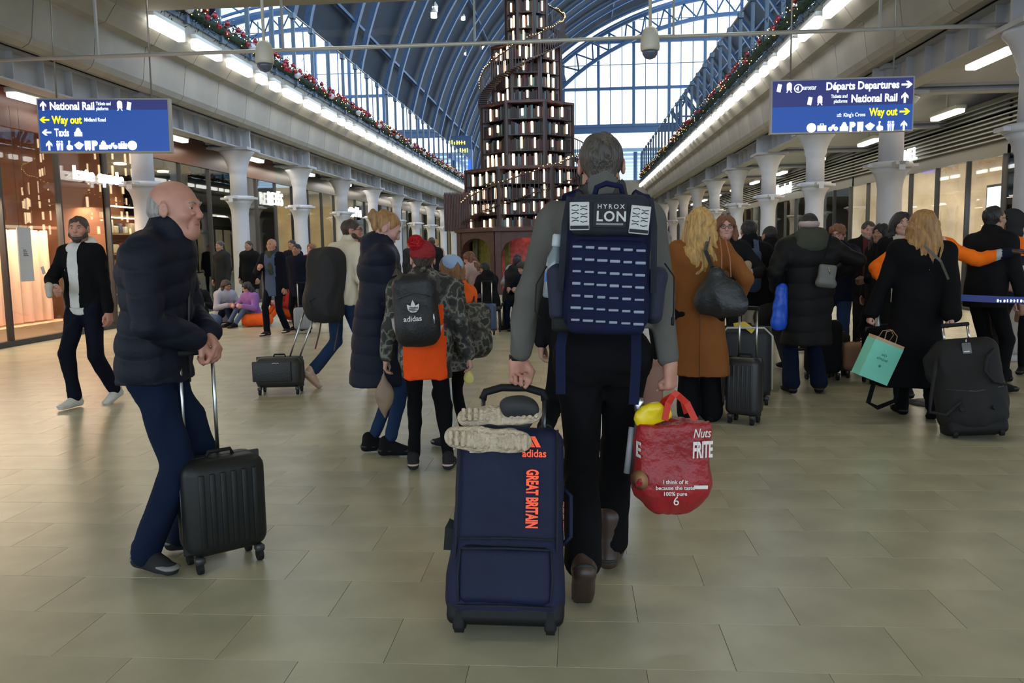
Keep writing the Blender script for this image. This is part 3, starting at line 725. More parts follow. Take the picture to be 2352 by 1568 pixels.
MB().lathe([(2.45, 1.88), (2.5, 1.9), (2.5, 2.0), (2.3, 2.04)], 8, smooth=False).build('cornice', M_tw2, tree, rot=(0, 0, PI / 8))
for k in (7, 0, 1):
    a = k * PI / 4; p = Matrix.Rotation(a, 4, 'Z') @ Vector((0, -1.95, 0)); l = bpy.data.lights.new('niche_lamp', 'POINT'); l.energy = 2; l.color = (1, .7, .45); l.shadow_soft_size = .05
    lo = bpy.data.objects.new('niche_lamp', l); lo.location = (TX + p.x, TY + p.y, 1.75); COL.objects.link(lo)
# spiral stair: treads, balusters and string round the tiers
b = MB(); s = MB(); lights = MB(); N = 210
for i in range(N):
    u = i / (N - 1); z = 2.05 + u * 8.6; rr = 2.28 - 1.5 * u ** .85; a = -PI * .95 + u * PI * 4.3
    p = (rr * math.cos(a), rr * math.sin(a)); z2 = z
    if i % 1 == 0: b.span((-.012, -.012, z2), (.012, .012, z2 + .62), M=Matrix.Translation((p[0], p[1], 0)))
    s.box((rr * .96 * math.cos(a), rr * .96 * math.sin(a), z2 - .02), (.14, .05, .02), 0, None, a)
    if i % 1 == 0: lights.disc((p[0] * 1.02, p[1] * 1.02, z2 + .66 + .03 * math.sin(i)), .011, .011, 6, 'z')
s.build('stair_tread', M_tw, tree); b.build('baluster', M_tw, tree)
MB().tube([((2.28 - 1.5 * (i / 99) ** .85) * math.cos(-PI * .95 + i / 99 * PI * 4.3), (2.28 - 1.5 * (i / 99) ** .85) * math.sin(-PI * .95 + i / 99 * PI * 4.3), 2.67 + i / 99 * 8.6) for i in range(100)], .022, 6).build('handrail', M_tw2, tree)
o = lights.build('fairy_lights', mat('fairy_yellow', (1, .7, .2), .5, emit=3.5), tree); o['kind'] = 'stuff'
for k in range(16):
    MB().span((-2.62 + k * .05, -.9, 1.95), (-2.585 + k * .05, -.86, 3.15)).build('slat', M_tw2, tree)
MB().span((-2.64, -.86, 1.95), (-1.8, -.3, 3.1)).build('stair_box', M_tw, tree)

# ------------------------------------------------------------------ garlands
M_leaf = mat('fir_green', (.012, .035, .016), .7); M_red = mat('red_bauble', (.30, .012, .025), .22, coat=.3); M_fl = mat('fairy_warm', (1, .62, .2), .5, emit=4); M_rib = mat('silver_ribbon', (.5, .5, .55), .4)
bb_me = MB().lathe([(.0, -.055), (.03, -.046), (.05, -.02), (.055, 0), (.05, .02), (.03, .046), (.012, .055), (.012, .07), (.0, .07)], 12).mesh('bauble', M_red)
for sg, X, side in ((1, XL + 1.02, 'left'), (-1, XR - 1.02, 'right')):
    gt_ = empty('garland', (X, Y_OPEN, 5.6), 0, 'fir garland with red baubles and tiny lights along the %s gallery' % side, 'garland')
    rg = random.Random(11 if sg > 0 else 12); b = MB(); fb = MB()
    for i in range(9000):
        y = rg.random() ** 1.2 * 41; a = rg.uniform(0, 2 * PI); rr = abs(rg.gauss(0, .13)); c = (sg * .06 + rr * math.cos(a), y, .18 + .03 * math.sin(y * 2.1) + rr * 1.15 * math.sin(a))
        d = Vector((rg.uniform(-1, 1), rg.uniform(-1, 1), rg.uniform(-1, .8))).normalized(); L = rg.uniform(.06, .12); wv = d.cross(Vector((rg.random(), rg.random(), 1))).normalized() * .012
        c = Vector(c); b.add([c - wv, c + wv, c + d * L], [(0, 1, 2)])
    b.tube([(sg * .06, 41 * i / 60, .18) for i in range(61)], .09, 7)
    o = b.build('foliage', M_leaf, gt_); o['kind'] = 'stuff'
    for i in range(240 if sg > 0 else 90):
        cl = rg.random() ** 1.3 * 41; a = rg.uniform(-.6, 2.6)
        link('bauble', bb_me, gt_, (sg * (.08 + .15 * math.cos(a)), cl, .2 + .17 * math.sin(a)), None, (1, 1, 1))
    for i in range(420):
        y = rg.random() * 41; a = rg.uniform(-1, 2.8); fb.disc((sg * (.08 + .19 * math.cos(a)), y, .18 + .2 * math.sin(a)), .008, .008, 5, 'z')
    o = fb.build('fairy_lights', M_fl, gt_); o['kind'] = 'stuff'
    if sg > 0:
        for i in range(14):
            MB().lathe([(0, -.09), (.07, -.05), (.09, 0), (.07, .05), (0, .09)], 10).build('ribbon_ball', M_rib, gt_, (sg * .24, 1.2 + i * 2.9, .12))

# lamps hung along a roof purlin, blue departures screen with yellow letters beyond the opening
for i, (x, y, z) in enumerate(((-8.4, 52, 16.0), (-9.0, 70, 20.2), (-9.2, 73, 18.0), (-8.6, 82, 20.6), (-7.5, 46, 14.0))):
    t = empty('shed_lamp', (x, y, z), 0, 'small white lamp hanging high in the shed roof, %s from the photo top' % ORD[(0, 2, 3, 4, 1)[i]], 'lamp', 'lamps high in the shed roof')
    MB().tube([(0, 0, .3), (0, 0, 2.2)], .02, 5).build('rod', M_dark, t); MB().lathe([(.05, .35), (.07, .3), (.2, .1), (.2, .06)], 12).build('shade', M_white, t); MB().lathe([(.0, .1), (.17, .09), (.17, -.2), (.0, -.24)], 12).build('globe', M_lamp, t)
t = empty('display_screen', (-7.75, 58, 5.6), 0, 'tall blue lit display screen beyond the far end of the left gallery', 'screen')
MB().rbox((0, 0, 1.3), (.75, .15, 1.3), .04, 2).build('cabinet', mat('screen_cabinet', (.12, .2, .34), .4), t)
MB().span((-.1, -.17, .2), (.62, -.152, 1.9)).build('panel', mat('screen_blue', (.03, .12, .9), .4, emit=1.1), t)
MB().span((-.7, -.1, 2.6), (.7, .1, 3.5)).build('header', mat('header_blue', (.05, .1, .22), .4), t)
M_yl = mat('yellow_letters', (1, .85, .2), .5, emit=1.3); marks(9, 1.5, .32, M_yl, t, (-.95, -.2, 2.35), seed=4); marks(7, 1.2, .32, M_yl, t, (-.85, -.2, 2.9), seed=5)

# belt barrier
def barrier(x, y, lab):
    t = empty('barrier_post', (x, y, 0), 0, lab, 'barrier')
    MB().lathe([(.17, 0), (.17, .012), (.12, .03), (.035, .045)], 20).build('base', M_dark, t)
    MB().tube([(0, 0, .04), (0, 0, .93)], .036, 14).build('pole', M_chrome, t)
    MB().lathe([(.045, .93), (.045, 1.06), (.03, 1.08)], 16).build('head', M_dark, t); return t
barrier(3.26, 9.15, 'steel barrier post left of the blonde woman in black coat')
barrier(4.72, 6.92, 'steel barrier post at the right end of the blue belt')
barrier(3.08, 7.38, 'steel barrier post hidden behind the black coat woman')
t = empty('barrier_belt', (3.12, 7.37, .98), 0, 'dark blue barrier belt stretched in front of the orange jackets', 'belt')
n = 20; vs = []
for j in range(n + 1):
    u = j / n; x = u * 1.56; y = -.44 * u; z = -.04 - .03 * math.sin(PI * u); vs += [(x, y, z - .028), (x, y, z + .028)]
vs2 = [(a, c + .004, d) for a, c, d in vs]; m_ = len(vs)
MB().add(vs + vs2, [(2 * j, 2 * j + 2, 2 * j + 3, 2 * j + 1) for j in range(n)] + [(2 * j + m_, 2 * j + 1 + m_, 2 * j + 3 + m_, 2 * j + 2 + m_) for j in range(n)], 0, True).build('webbing', mat('belt_blue', (.012, .03, .22), .5), t)
marks(9, .22, .026, M_swhite, t, (.42, -.128, -.085), (PI / 2, 0, -.275), seed=6, ext=.001)
# ------------------------------------------------------------------ implicit surfaces -> smooth closed meshes
def vadd(a, b, s=1.0): return tuple(a[i] + b[i] * s for i in range(3))
def A_(v): return np.array(v, dtype=float)
def rotm(yaw=0, pitch=0, roll=0):
    """columns = local axes; yaw about z (left +), pitch nose up +, roll about y"""
    cy, sy, cp, sp, cr, sr = math.cos(yaw), math.sin(yaw), math.cos(pitch), math.sin(pitch), math.cos(roll), math.sin(roll)
    Z = np.array([[cy, -sy, 0], [sy, cy, 0], [0, 0, 1]]); X = np.array([[1, 0, 0], [0, cp, -sp], [0, sp, cp]]); Y = np.array([[cr, 0, sr], [0, 1, 0], [-sr, 0, cr]])
    return Z @ X @ Y
class Fr:
    """a local frame: rotation Rm (columns) and origin"""
    def __init__(s, Rm=None, o=(0, 0, 0), sc=1.0): s.R = np.eye(3) if Rm is None else Rm; s.o = A_(o); s.s = sc
    def p(s, v): return s.o + s.R @ (A_(v) * s.s)
def cap(a, b, ra, rb=None, k=.02, sc=(1, 1, 1), fr=None, neg=False):
    return dict(t='c', a=A_(a), b=A_(b), ra=ra, rb=ra if rb is None else rb, k=k, sc=A_(sc), fr=fr, neg=neg)
def ell(c, r, k=.02, fr=None, neg=False): return dict(t='e', a=A_(c), r=A_(r), k=k, fr=fr, neg=neg)
def rbx(c, h, r=.02, k=.01, fr=None, neg=False): return dict(t='b', a=A_(c), r=A_(h), rr=r, k=k, fr=fr, neg=neg)
def cut(o, n, k=.01): return dict(t='h', a=A_(o), n=A_(n) / np.linalg.norm(n), k=k, neg=True, fr=None)
def _bounds(p):
    if p['t'] == 'h': return None
    S = p['fr'].s if p['fr'] else 1
    if p['t'] == 'c': pts = [p['a'], p['b']]; r = max(p['ra'], p['rb']) * float(max(p['sc']))
    else: pts = [p['a']]; r = float(np.linalg.norm(p['r'])) if p['t'] == 'b' else float(max(p['r']))
    if p['fr'] is not None: pts = [p['fr'].p(q) for q in pts]; r *= S
    elif p['t'] == 'c':
        rv = max(p['ra'], p['rb']) * p['sc']; pts = np.array(pts); return pts.min(0) - rv, pts.max(0) + rv
    elif p['t'] in 'eb': return pts[0] - p['r'], pts[0] + p['r']
    pts = np.array(pts); return pts.min(0) - r, pts.max(0) + r
def _eval(p, P):
    S = 1.0
    if p['fr'] is not None: S = p['fr'].s; P = ((P - p['fr'].o) @ p['fr'].R) / S
    if p['t'] == 'h': return (P - p['a']) @ p['n']
    if p['t'] == 'c':
        q = P / p['sc']; a = p['a'] / p['sc']; b = p['b'] / p['sc']; ba = b - a; L = float(ba @ ba) + 1e-12
        pa = q - a; h = np.clip((pa @ ba) / L, 0, 1)
        d = np.sqrt(((pa - h[..., None] * ba) ** 2).sum(-1)) - (p['ra'] + (p['rb'] - p['ra']) * h)
        return d * float(min(p['sc'])) * S
    if p['t'] == 'e':
        q = P - p['a']; k0 = np.sqrt(((q / p['r']) ** 2).sum(-1)); k1 = np.sqrt(((q / p['r'] ** 2) ** 2).sum(-1)) + 1e-9
        return k0 * (k0 - 1) / k1 * S
    q = np.abs(P - p['a']) - p['r'] + p['rr']
    return (np.sqrt((np.maximum(q, 0) ** 2).sum(-1)) + np.minimum(q.max(-1), 0) - p['rr']) * S
def sdf_mesh(name, prims, vox, mats, fold=None):
    bs = [_bounds(p) for p in prims if not p['neg'] and p['t'] != 'h']
    lo = np.min([b[0] for b in bs], 0) - 4 * vox; hi = np.max([b[1] for b in bs], 0) + 4 * vox
    n = np.ceil((hi - lo) / vox).astype(int) + 1
    ax = [(lo[i] + vox * np.arange(n[i])).astype(np.float32) for i in range(3)]
    D = np.ones(n, np.float32)
    for p in prims:
        k = max(p['k'], 1e-4)
        if p['t'] == 'h': sl = (slice(None),) * 3
        else:
            b = _bounds(p); pad = k + 3 * vox
            i0 = np.clip(np.floor((b[0] - pad - lo) / vox).astype(int), 0, n - 1); i1 = np.clip(np.ceil((b[1] + pad - lo) / vox).astype(int) + 1, 1, n)
            if (i1 <= i0).any(): continue
            sl = tuple(slice(i0[i], i1[i]) for i in range(3))
        P = np.stack(np.meshgrid(ax[0][sl[0]], ax[1][sl[1]], ax[2][sl[2]], indexing='ij'), -1)
        d = _eval(p, P).astype(np.float32); E = D[sl]
        if p['neg']:
            d = -d; h = np.clip(.5 - .5 * (E - d) / k, 0, 1); D[sl] = E * (1 - h) + d * h + k * h * (1 - h)
        else:
            h = np.clip(.5 + .5 * (E - d) / k, 0, 1); D[sl] = E * (1 - h) + d * h - k * h * (1 - h)
    if fold is not None:
        idx = np.argwhere(np.abs(D) < .05); P = lo + idx * vox
        D[idx[:, 0], idx[:, 1], idx[:, 2]] += fold(P).astype(np.float32)
    ins = D < 0
    c = ins[:-1, :-1, :-1].astype(np.int8)
    tot = sum(ins[a:n[0] - 1 + a, b_:n[1] - 1 + b_, c_:n[2] - 1 + c_].astype(np.int8) for a in (0, 1) for b_ in (0, 1) for c_ in (0, 1))
    act = np.argwhere((tot > 0) & (tot < 8)); m = len(act)
    if m == 0: return bpy.data.meshes.new(name)
    vid = -np.ones(tot.shape, np.int64); vid[act[:, 0], act[:, 1], act[:, 2]] = np.arange(m)
    acc = np.zeros((m, 3)); cnt = np.zeros(m)
    for axx in range(3):
        o1, o2 = [i for i in range(3) if i != axx]
        for u in (0, 1):
            for w in (0, 1):
                c0 = act.copy(); c0[:, o1] += u; c0[:, o2] += w; c1 = c0.copy(); c1[:, axx] += 1
                d0 = D[c0[:, 0], c0[:, 1], c0[:, 2]]; d1 = D[c1[:, 0], c1[:, 1], c1[:, 2]]; mk = (d0 < 0) != (d1 < 0)
                t = np.where(mk, d0 / np.where(mk, d0 - d1, 1), 0); pt = c0.astype(float); pt[:, axx] += t
                acc[mk] += pt[mk]; cnt[mk] += 1
    V = lo + acc / cnt[:, None] * vox
    quads = []
    for axx in range(3):
        a1, a2 = (axx + 1) % 3, (axx + 2) % 3
        s0 = [slice(None)] * 3; s1 = [slice(None)] * 3; s0[axx] = slice(0, -1); s1[axx] = slice(1, None)
        I0 = ins[tuple(s0)]; I1 = ins[tuple(s1)]; e = np.argwhere(I0 != I1)
        e = e[(e[:, a1] > 0) & (e[:, a2] > 0) & (e[:, a1] < n[a1] - 1) & (e[:, a2] < n[a2] - 1)]
        fl_ = I0[e[:, 0], e[:, 1], e[:, 2]]
        def g(d1, d2):
            q = e.copy(); q[:, a1] += d1; q[:, a2] += d2; return vid[q[:, 0], q[:, 1], q[:, 2]]
        Q = np.stack([g(-1, -1), g(0, -1), g(0, 0), g(-1, 0)], -1); Q[~fl_] = Q[~fl_][:, ::-1]; quads.append(Q)
    Q = np.concatenate(quads); Q = Q[(Q >= 0).all(1)]
    me = bpy.data.meshes.new(name); me.vertices.add(m); me.vertices.foreach_set('co', V.ravel())
    me.loops.add(len(Q) * 4); me.loops.foreach_set('vertex_index', Q.ravel().astype(np.int32))
    me.polygons.add(len(Q)); me.polygons.foreach_set('loop_start', np.arange(0, len(Q) * 4, 4, dtype=np.int32)); me.polygons.foreach_set('loop_total', np.full(len(Q), 4, np.int32))
    me.polygons.foreach_set('use_smooth', np.ones(len(Q), bool)); me.update(calc_edges=True)
    for mt in (mats if isinstance(mats, (list, tuple)) else [mats]): me.materials.append(mt)
    return me
def folds(amp=.006, f=14, seed=0, aniso=(1, 1, .45)):
    r_ = np.random.RandomState(seed); K = r_.normal(size=(5, 3)) * f * A_(aniso); ph = r_.uniform(0, 6.28, 5)
    def fn(P):
        W = P + .05 * np.sin(P[:, [1, 2, 0]] * 11 + seed)
        s = sum(np.sin(W @ K[i] + ph[i]) for i in range(5)) / 5; s2 = sum(np.sin(W @ (K[i] * 2.3) + ph[-1 - i]) for i in range(5)) / 5
        return amp * ((np.abs(s) ** .8) * 2.2 - .5 + .9 * (np.abs(s2) ** .7) - .3)
    return fn
def puffs(amp=.011, sp=.1, seed=0, tilt=0.0):
    f0 = folds(amp * .5, 12, seed)
    def fn(P):
        z = P[:, 2] + tilt * P[:, 0] + .012 * np.sin(P[:, 0] * 9 + seed)
        return -amp * (np.abs(np.sin(PI * z / sp)) ** .5 - .6) + f0(P)
    return fn
def knit(amp=.004): return lambda P: amp * np.sin(P[:, 2] * 300) * np.sin(np.arctan2(P[:, 1], P[:, 0]) * 40)
def locks(amp=.007, seed=1, fx=75):
    def fn(P):
        a = P[:, 0] * fx + 3 * np.sin(P[:, 2] * 17 + seed) + P[:, 1] * 50
        return amp * (np.sin(a) * .6 + .5 * np.sin(a * 1.9 + 5 * np.sin(P[:, 2] * 9 + P[:, 0] * 20)))
    return fn

# ------------------------------------------------------------------ materials for people
SK = {'pale': (.52, .30, .225), 'ruddy': (.46, .215, .15), 'tan': (.36, .19, .12), 'dark': (.075, .035, .022), 'rose': (.50, .26, .21)}
for k, c in SK.items(): mat('skin_' + k, c, .5, bump=.05, bscale=180, var=.12, vscale=14, sss=.08)
HR = {'brown': (.045, .026, .016), 'grey': (.27, .245, .22), 'blonde': (.50, .29, .09), 'honey': (.34, .17, .055), 'auburn': (.17, .06, .022), 'black': (.010, .008, .008), 'ginger': (.24, .10, .04), 'greyish': (.055, .044, .034), 'copper': (.25, .11, .035)}
for k, c in HR.items(): mat('hair_' + k, c, .45, bump=.7, bscale=45, var=.38, vscale=16, stretch=(3.5, 3.5, .35))
M_eyew = mat('eye_white', (.36, .32, .29), .3); M_iris = mat('iris_dark', (.02, .015, .012), .1); M_lip = mat('lip_rose', (.36, .11, .09), .4)
def eye_mesh():
    b = MB(); b.lathe([(0, -.0115), (.006, -.010), (.0105, -.005), (.0118, 0), (.0105, .005), (.006, .010), (0, .0115)], 12)
    b.add([(.0052 * math.cos(q * PI / 5), .0112 - .0002, .0052 * math.sin(q * PI / 5)) for q in range(10)] + [(0, .0122, 0)], [(q, (q + 1) % 10, 10) for q in range(10)], 1)
    return b.mesh('eye', [M_eyew, M_iris], False)
EYE = eye_mesh()
def cloth(name, col, rough=.85, var=.12, bump=.15, bscale=220, sheen=0, vs=5): return mat(name, col, rough, bump=bump, bscale=bscale, var=var, vscale=vs, spec=.12)
SHOES = {}
def shoe_mesh(key, up, sole, lace=None, boot=False):
    if key in SHOES: return SHOES[key]
    pr = [cap((0, -.05, .04), (0, .15, .032), .04, .037, .03, (1.0, 1, .85)), cap((0, -.045, .05), (0, -.035, .11), .038, .042, .02), cap((0, -.02, .09), (0, .09, .045), .04, .034, .03), cut((0, 0, .012), (0, 0, 1), .004)]
    pr[-1]['n'] = A_((0, 0, 1))
    if boot: pr.insert(0, cap((0, -.03, .1), (0, -.03, .22), .048, .055, .03))
    a = sdf_mesh('shoe', pr, .007, up)
    b = sdf_mesh('sole', [cap((0, -.055, .05), (0, .155, .042), .042, .04, .03, (1.06, 1, .36)), cut((0, 0, .0), (0, 0, 1), .002)], .007, sole)
    lc = MB()
    for q in range(4): lc.tube([(-.022, .03 + q * .017, .088 - q * .008), (0, .034 + q * .017, .098 - q * .010), (.022, .03 + q * .017, .088 - q * .008)], .003, 5)
    SHOES[key] = (a, b, lc.mesh('laces', lace) if lace else None); return SHOES[key]
def half_below(z, k=.008): return cut((0, 0, z), (0, 0, 1), k)

def ik(a, t, l1, l2, hint):
    a, t = A_(a), A_(t); d = t - a; L = np.linalg.norm(d); Lm = min(L, (l1 + l2) * .999); u = d / max(L, 1e-6); t = a + u * Lm
    x = (l1 * l1 - l2 * l2 + Lm * Lm) / (2 * Lm); h = math.sqrt(max(l1 * l1 - x * x, 1e-8)); hv = A_(hint); hv = hv - (hv @ u) * u; hv /= max(np.linalg.norm(hv), 1e-6)
    return a + u * x + hv * h, t

def hand_prims(w, d, n, sgn, curl, hs=1.0, fat=1.0, spread=1.0, thumb_in=None):
    d = A_(d) / np.linalg.norm(d); n = A_(n); n = n - (n @ d) * d; n /= np.linalg.norm(n); t = np.cross(d, n) * 1.0
    F = Fr(np.stack([t, d, n], 1), w, hs); f = fat
    P = [rbx((0, .05, 0), (.040, .047, .0155), .015, .012, F), cap((0, -.015, 0), (0, .02, 0), .027, .027, .02, (1, 1, .75), F)]
    lens = [.078, .087, .082, .064]; xs = [-.030, -.010, .011, .031]
    for j in range(4):
        x = xs[j] * (-sgn) * -1; x = xs[j] * sgn; L = lens[j]; p = A_((x, .09 - abs(xs[j] - .003) * .2, 0)); ang = .12 + curl * 1.15 + .06 * j; dx = xs[j] * sgn * .35 * spread * (1 - curl)
        q = A_((x, .06, 0)); r = .0098 * f
        for s_, (fr_, add) in enumerate(((.45, 0), (.3, curl * 1.45 + .12), (.25, curl * .9 + .1))):
            ang += add; e = p + A_((dx, math.cos(ang), math.sin(ang))) * L * fr_
            P.append(cap(q if s_ == 0 else p, e if s_ else p, r, r * .96, .006, fr=F)) if s_ == 0 else None
            P.append(cap(p, e, r, r * .92, .005, fr=F)); p = e; r *= .93
    tc = curl if thumb_in is None else thumb_in
    b0 = A_((-.030 * sgn, .018, .006)); b1 = b0 + A_((-.028 * sgn * (1 - .5 * tc), .034, .012 + .012 * tc)); b2 = b1 + A_((-.010 * sgn * (1 - 3.4 * tc), .030, .008 + .012 * tc)); b3 = b2 + A_((.004 * sgn + .02 * sgn * tc, .022, .006))
    P += [cap(b0, b1, .0145 * f, .0125 * f, .012, fr=F), cap(b1, b2, .0118 * f, .0105 * f, .006, fr=F), cap(b2, b3, .0105 * f, .0085 * f, .005, fr=F)]
    return P

def head_prims(F, fem=False, old=False, fat=1.0):
    j = .92 if fem else 1.0
    P = [ell((0, -.014, .032), (.076, .096, .084), .02, F), ell((0, .022, -.022), (.064 * j * fat, .068, .082), .03, F), ell((0, .046, -.086), (.036 * j, .036, .028), .035, F),
         cap((-.045 * j, .0, -.06), (-.015, .05, -.09), .026, .02, .025, fr=F), cap((.045 * j, .0, -.06), (.015, .05, -.09), .026, .02, .025, fr=F),
         cap((-.028, .080, .026), (.028, .080, .026), .012, .012, .016, fr=F), cap((0, .084, .014), (0, .101, -.020), .0085, .0115, .012, fr=F), ell((0, .099, -.027), (.0165, .012, .0105), .008, F),
         ell((-.040, .058, -.022), (.024, .024, .022), .02, F), ell((.040, .058, -.022), (.024, .024, .022), .02, F),
         ell((-.031, .101, .006), (.017, .018, .011), .012, F, True), ell((.031, .101, .006), (.017, .018, .011), .012, F, True),
         cap((-.018, .080, -.0535), (.018, .080, -.0535), .0085, .0085, .007, (1, 1, .75), F), cap((-.015, .079, -.064), (.015, .079, -.064), .0092, .0092, .007, (1, 1, .75), F),
         cap((-.024, .092, -.0585), (.024, .092, -.0585), .0026, .0032, .003, fr=F, neg=True),
         ell((-.083, -.008, -.002), (.010, .020, .033), .008, F), ell((.083, -.008, -.002), (.010, .020, .033), .008, F),
         ell((-.092, -.002, .002), (.007, .010, .017), .006, F, True), ell((.092, -.002, .002), (.007, .010, .017), .006, F, True)]
    if old: P += [ell((0, .052, -.095), (.030, .032, .024), .03, F), ell((-.03, .092, -.016), (.014, .006, .006), .006, F), ell((.03, .092, -.016), (.014, .006, .006), .006, F), cap((-.044, .075, -.045), (-.03, .06, -.09), .003, .003, .008, fr=F, neg=True), cap((.044, .075, -.045), (.03, .06, -.09), .003, .003, .008, fr=F, neg=True),cap((-.03, .085, -.03), (-.042, .07, -.07), .004, .004, .008, fr=F, neg=True), cap((.03, .085, -.03), (.042, .07, -.07), .004, .004, .008, fr=F, neg=True),
                  cap((-.03, .088, .052), (.03, .088, .052), .002, .002, .004, fr=F, neg=True), cap((-.03, .080, .066), (.03, .080, .066), .002, .002, .004, fr=F, neg=True)]
    return P

FACE_CUT = lambda F, z=.045, w=.075: [ell((0, .115, z - .115), (w, .085, .115), .012, F, True)]
def hair_prims(F, kind, o):
    E = lambda c, r, k=.02, neg=False: ell(c, r, k, F, neg); C = lambda a, b, ra, rb=None, k=.02, sc=(1, 1, 1): cap(a, b, ra, rb, k, sc, F)
    if kind == 'short': return [E((0, -.018, .036), (.083, .100, .090)), C((0, -.055, -.03), (0, -.04, .02), .052, .07, .02, (1.05, .8, 1)), E((0, .118, -.055), (.105, .095, .118), .01, True), E((.094, .0, -.02), (.026, .034, .05), .006, True), E((-.094, .0, -.02), (.026, .034, .05), .006, True), E((0, -.05, -.115), (.1, .1, .045), .01, True)]
    if kind == 'mop': return [E((0, -.012, .045), (.092, .108, .092)), E((.02, .06, .075), (.06, .045, .035)), E((0, .125, -.05), (.095, .09, .105), .01, True)]
    if kind == 'fringe': return [E((0, -.030, -.008), (.0805, .087, .050), .015), E((0, -.045, .03), (.070, .068, .055), .02), E((0, .10, .0), (.13, .095, .12), .01, True), E((.09, .0, -.03), (.02, .034, .045), .008, True), E((-.09, .0, -.03), (.02, .034, .045), .008, True)]
    if kind == 'bob': return [E((0, -.014, .04), (.092, .108, .09)), C((-.075, -.02, .0), (-.088, .0, -.12), .04, .036), C((.075, -.02, .0), (.088, .0, -.12), .04, .036), C((0, -.07, .0), (0, -.07, -.12), .065, .06, .02, (1.2, .8, 1)), E((0, .13, -.04), (.072, .1, .115), .01, True)]
    if kind == 'bun': return [E((0, -.018, .036), (.084, .103, .092)), C((0, -.06, .0), (0, -.05, .05), .05, .06), E((0, -.115, .045), (.046, .042, .044), .012), E((.018, -.135, .07), (.026, .026, .024), .012), E((0, .118, -.05), (.1, .09, .118), .01, True)]
    if kind == 'long': return [E((0, -.016, .038), (.094, .108, .094)), C((0, -.075, .02), (0, -.115, -.25), .085, .10, .03, (1.15, .55, 1)), C((-.07, -.03, .0), (-.10, -.07, -.26), .05, .05), C((.07, -.03, .0), (.10, -.07, -.26), .05, .05), C((-.05, -.11, -.2), (-.06, -.12, -.33), .05, .02), C((.05, -.11, -.2), (.05, -.125, -.34), .05, .02), C((.0, -.12, -.2), (.0, -.13, -.36), .045, .02), E((0, .135, -.05), (.068, .1, .13), .01, True)]
    if kind == 'curly': return [E((0, -.02, .035), (.105, .118, .102)), C((0, -.07, -.02), (0, -.08, -.2), .10, .11, .03, (1.15, .75, 1)), C((-.08, -.01, -.03), (-.10, .0, -.18), .05, .055), C((.08, -.01, -.03), (.10, .0, -.18), .05, .055), E((0, .135, -.05), (.066, .1, .12), .01, True)]
    return []
def hat_prims(F, kind):
    E = lambda c, r, k=.02, neg=False: ell(c, r, k, F, neg)
    if kind == 'beanie': return [E((0, -.018, .048), (.092, .108, .098)), E((0, .02, -.09), (.2, .2, .115), .01, True)]
    if kind == 'skullcap': return [E((0, -.02, .05), (.088, .103, .088)), E((0, .02, -.07), (.2, .2, .10), .01, True)]
    if kind == 'headband': return [E((0, -.016, .02), (.098, .115, .06), .02), E((0, -.016, .10), (.2, .2, .055), .01, True), E((0, .02, -.09), (.2, .2, .09), .01, True)]
    if kind == 'hood': return [E((0, -.03, .03), (.115, .13, .13)), E((0, -.03, -.10), (.12, .11, .07), .03), E((0, .14, -.02), (.085, .13, .12), .012, True)]

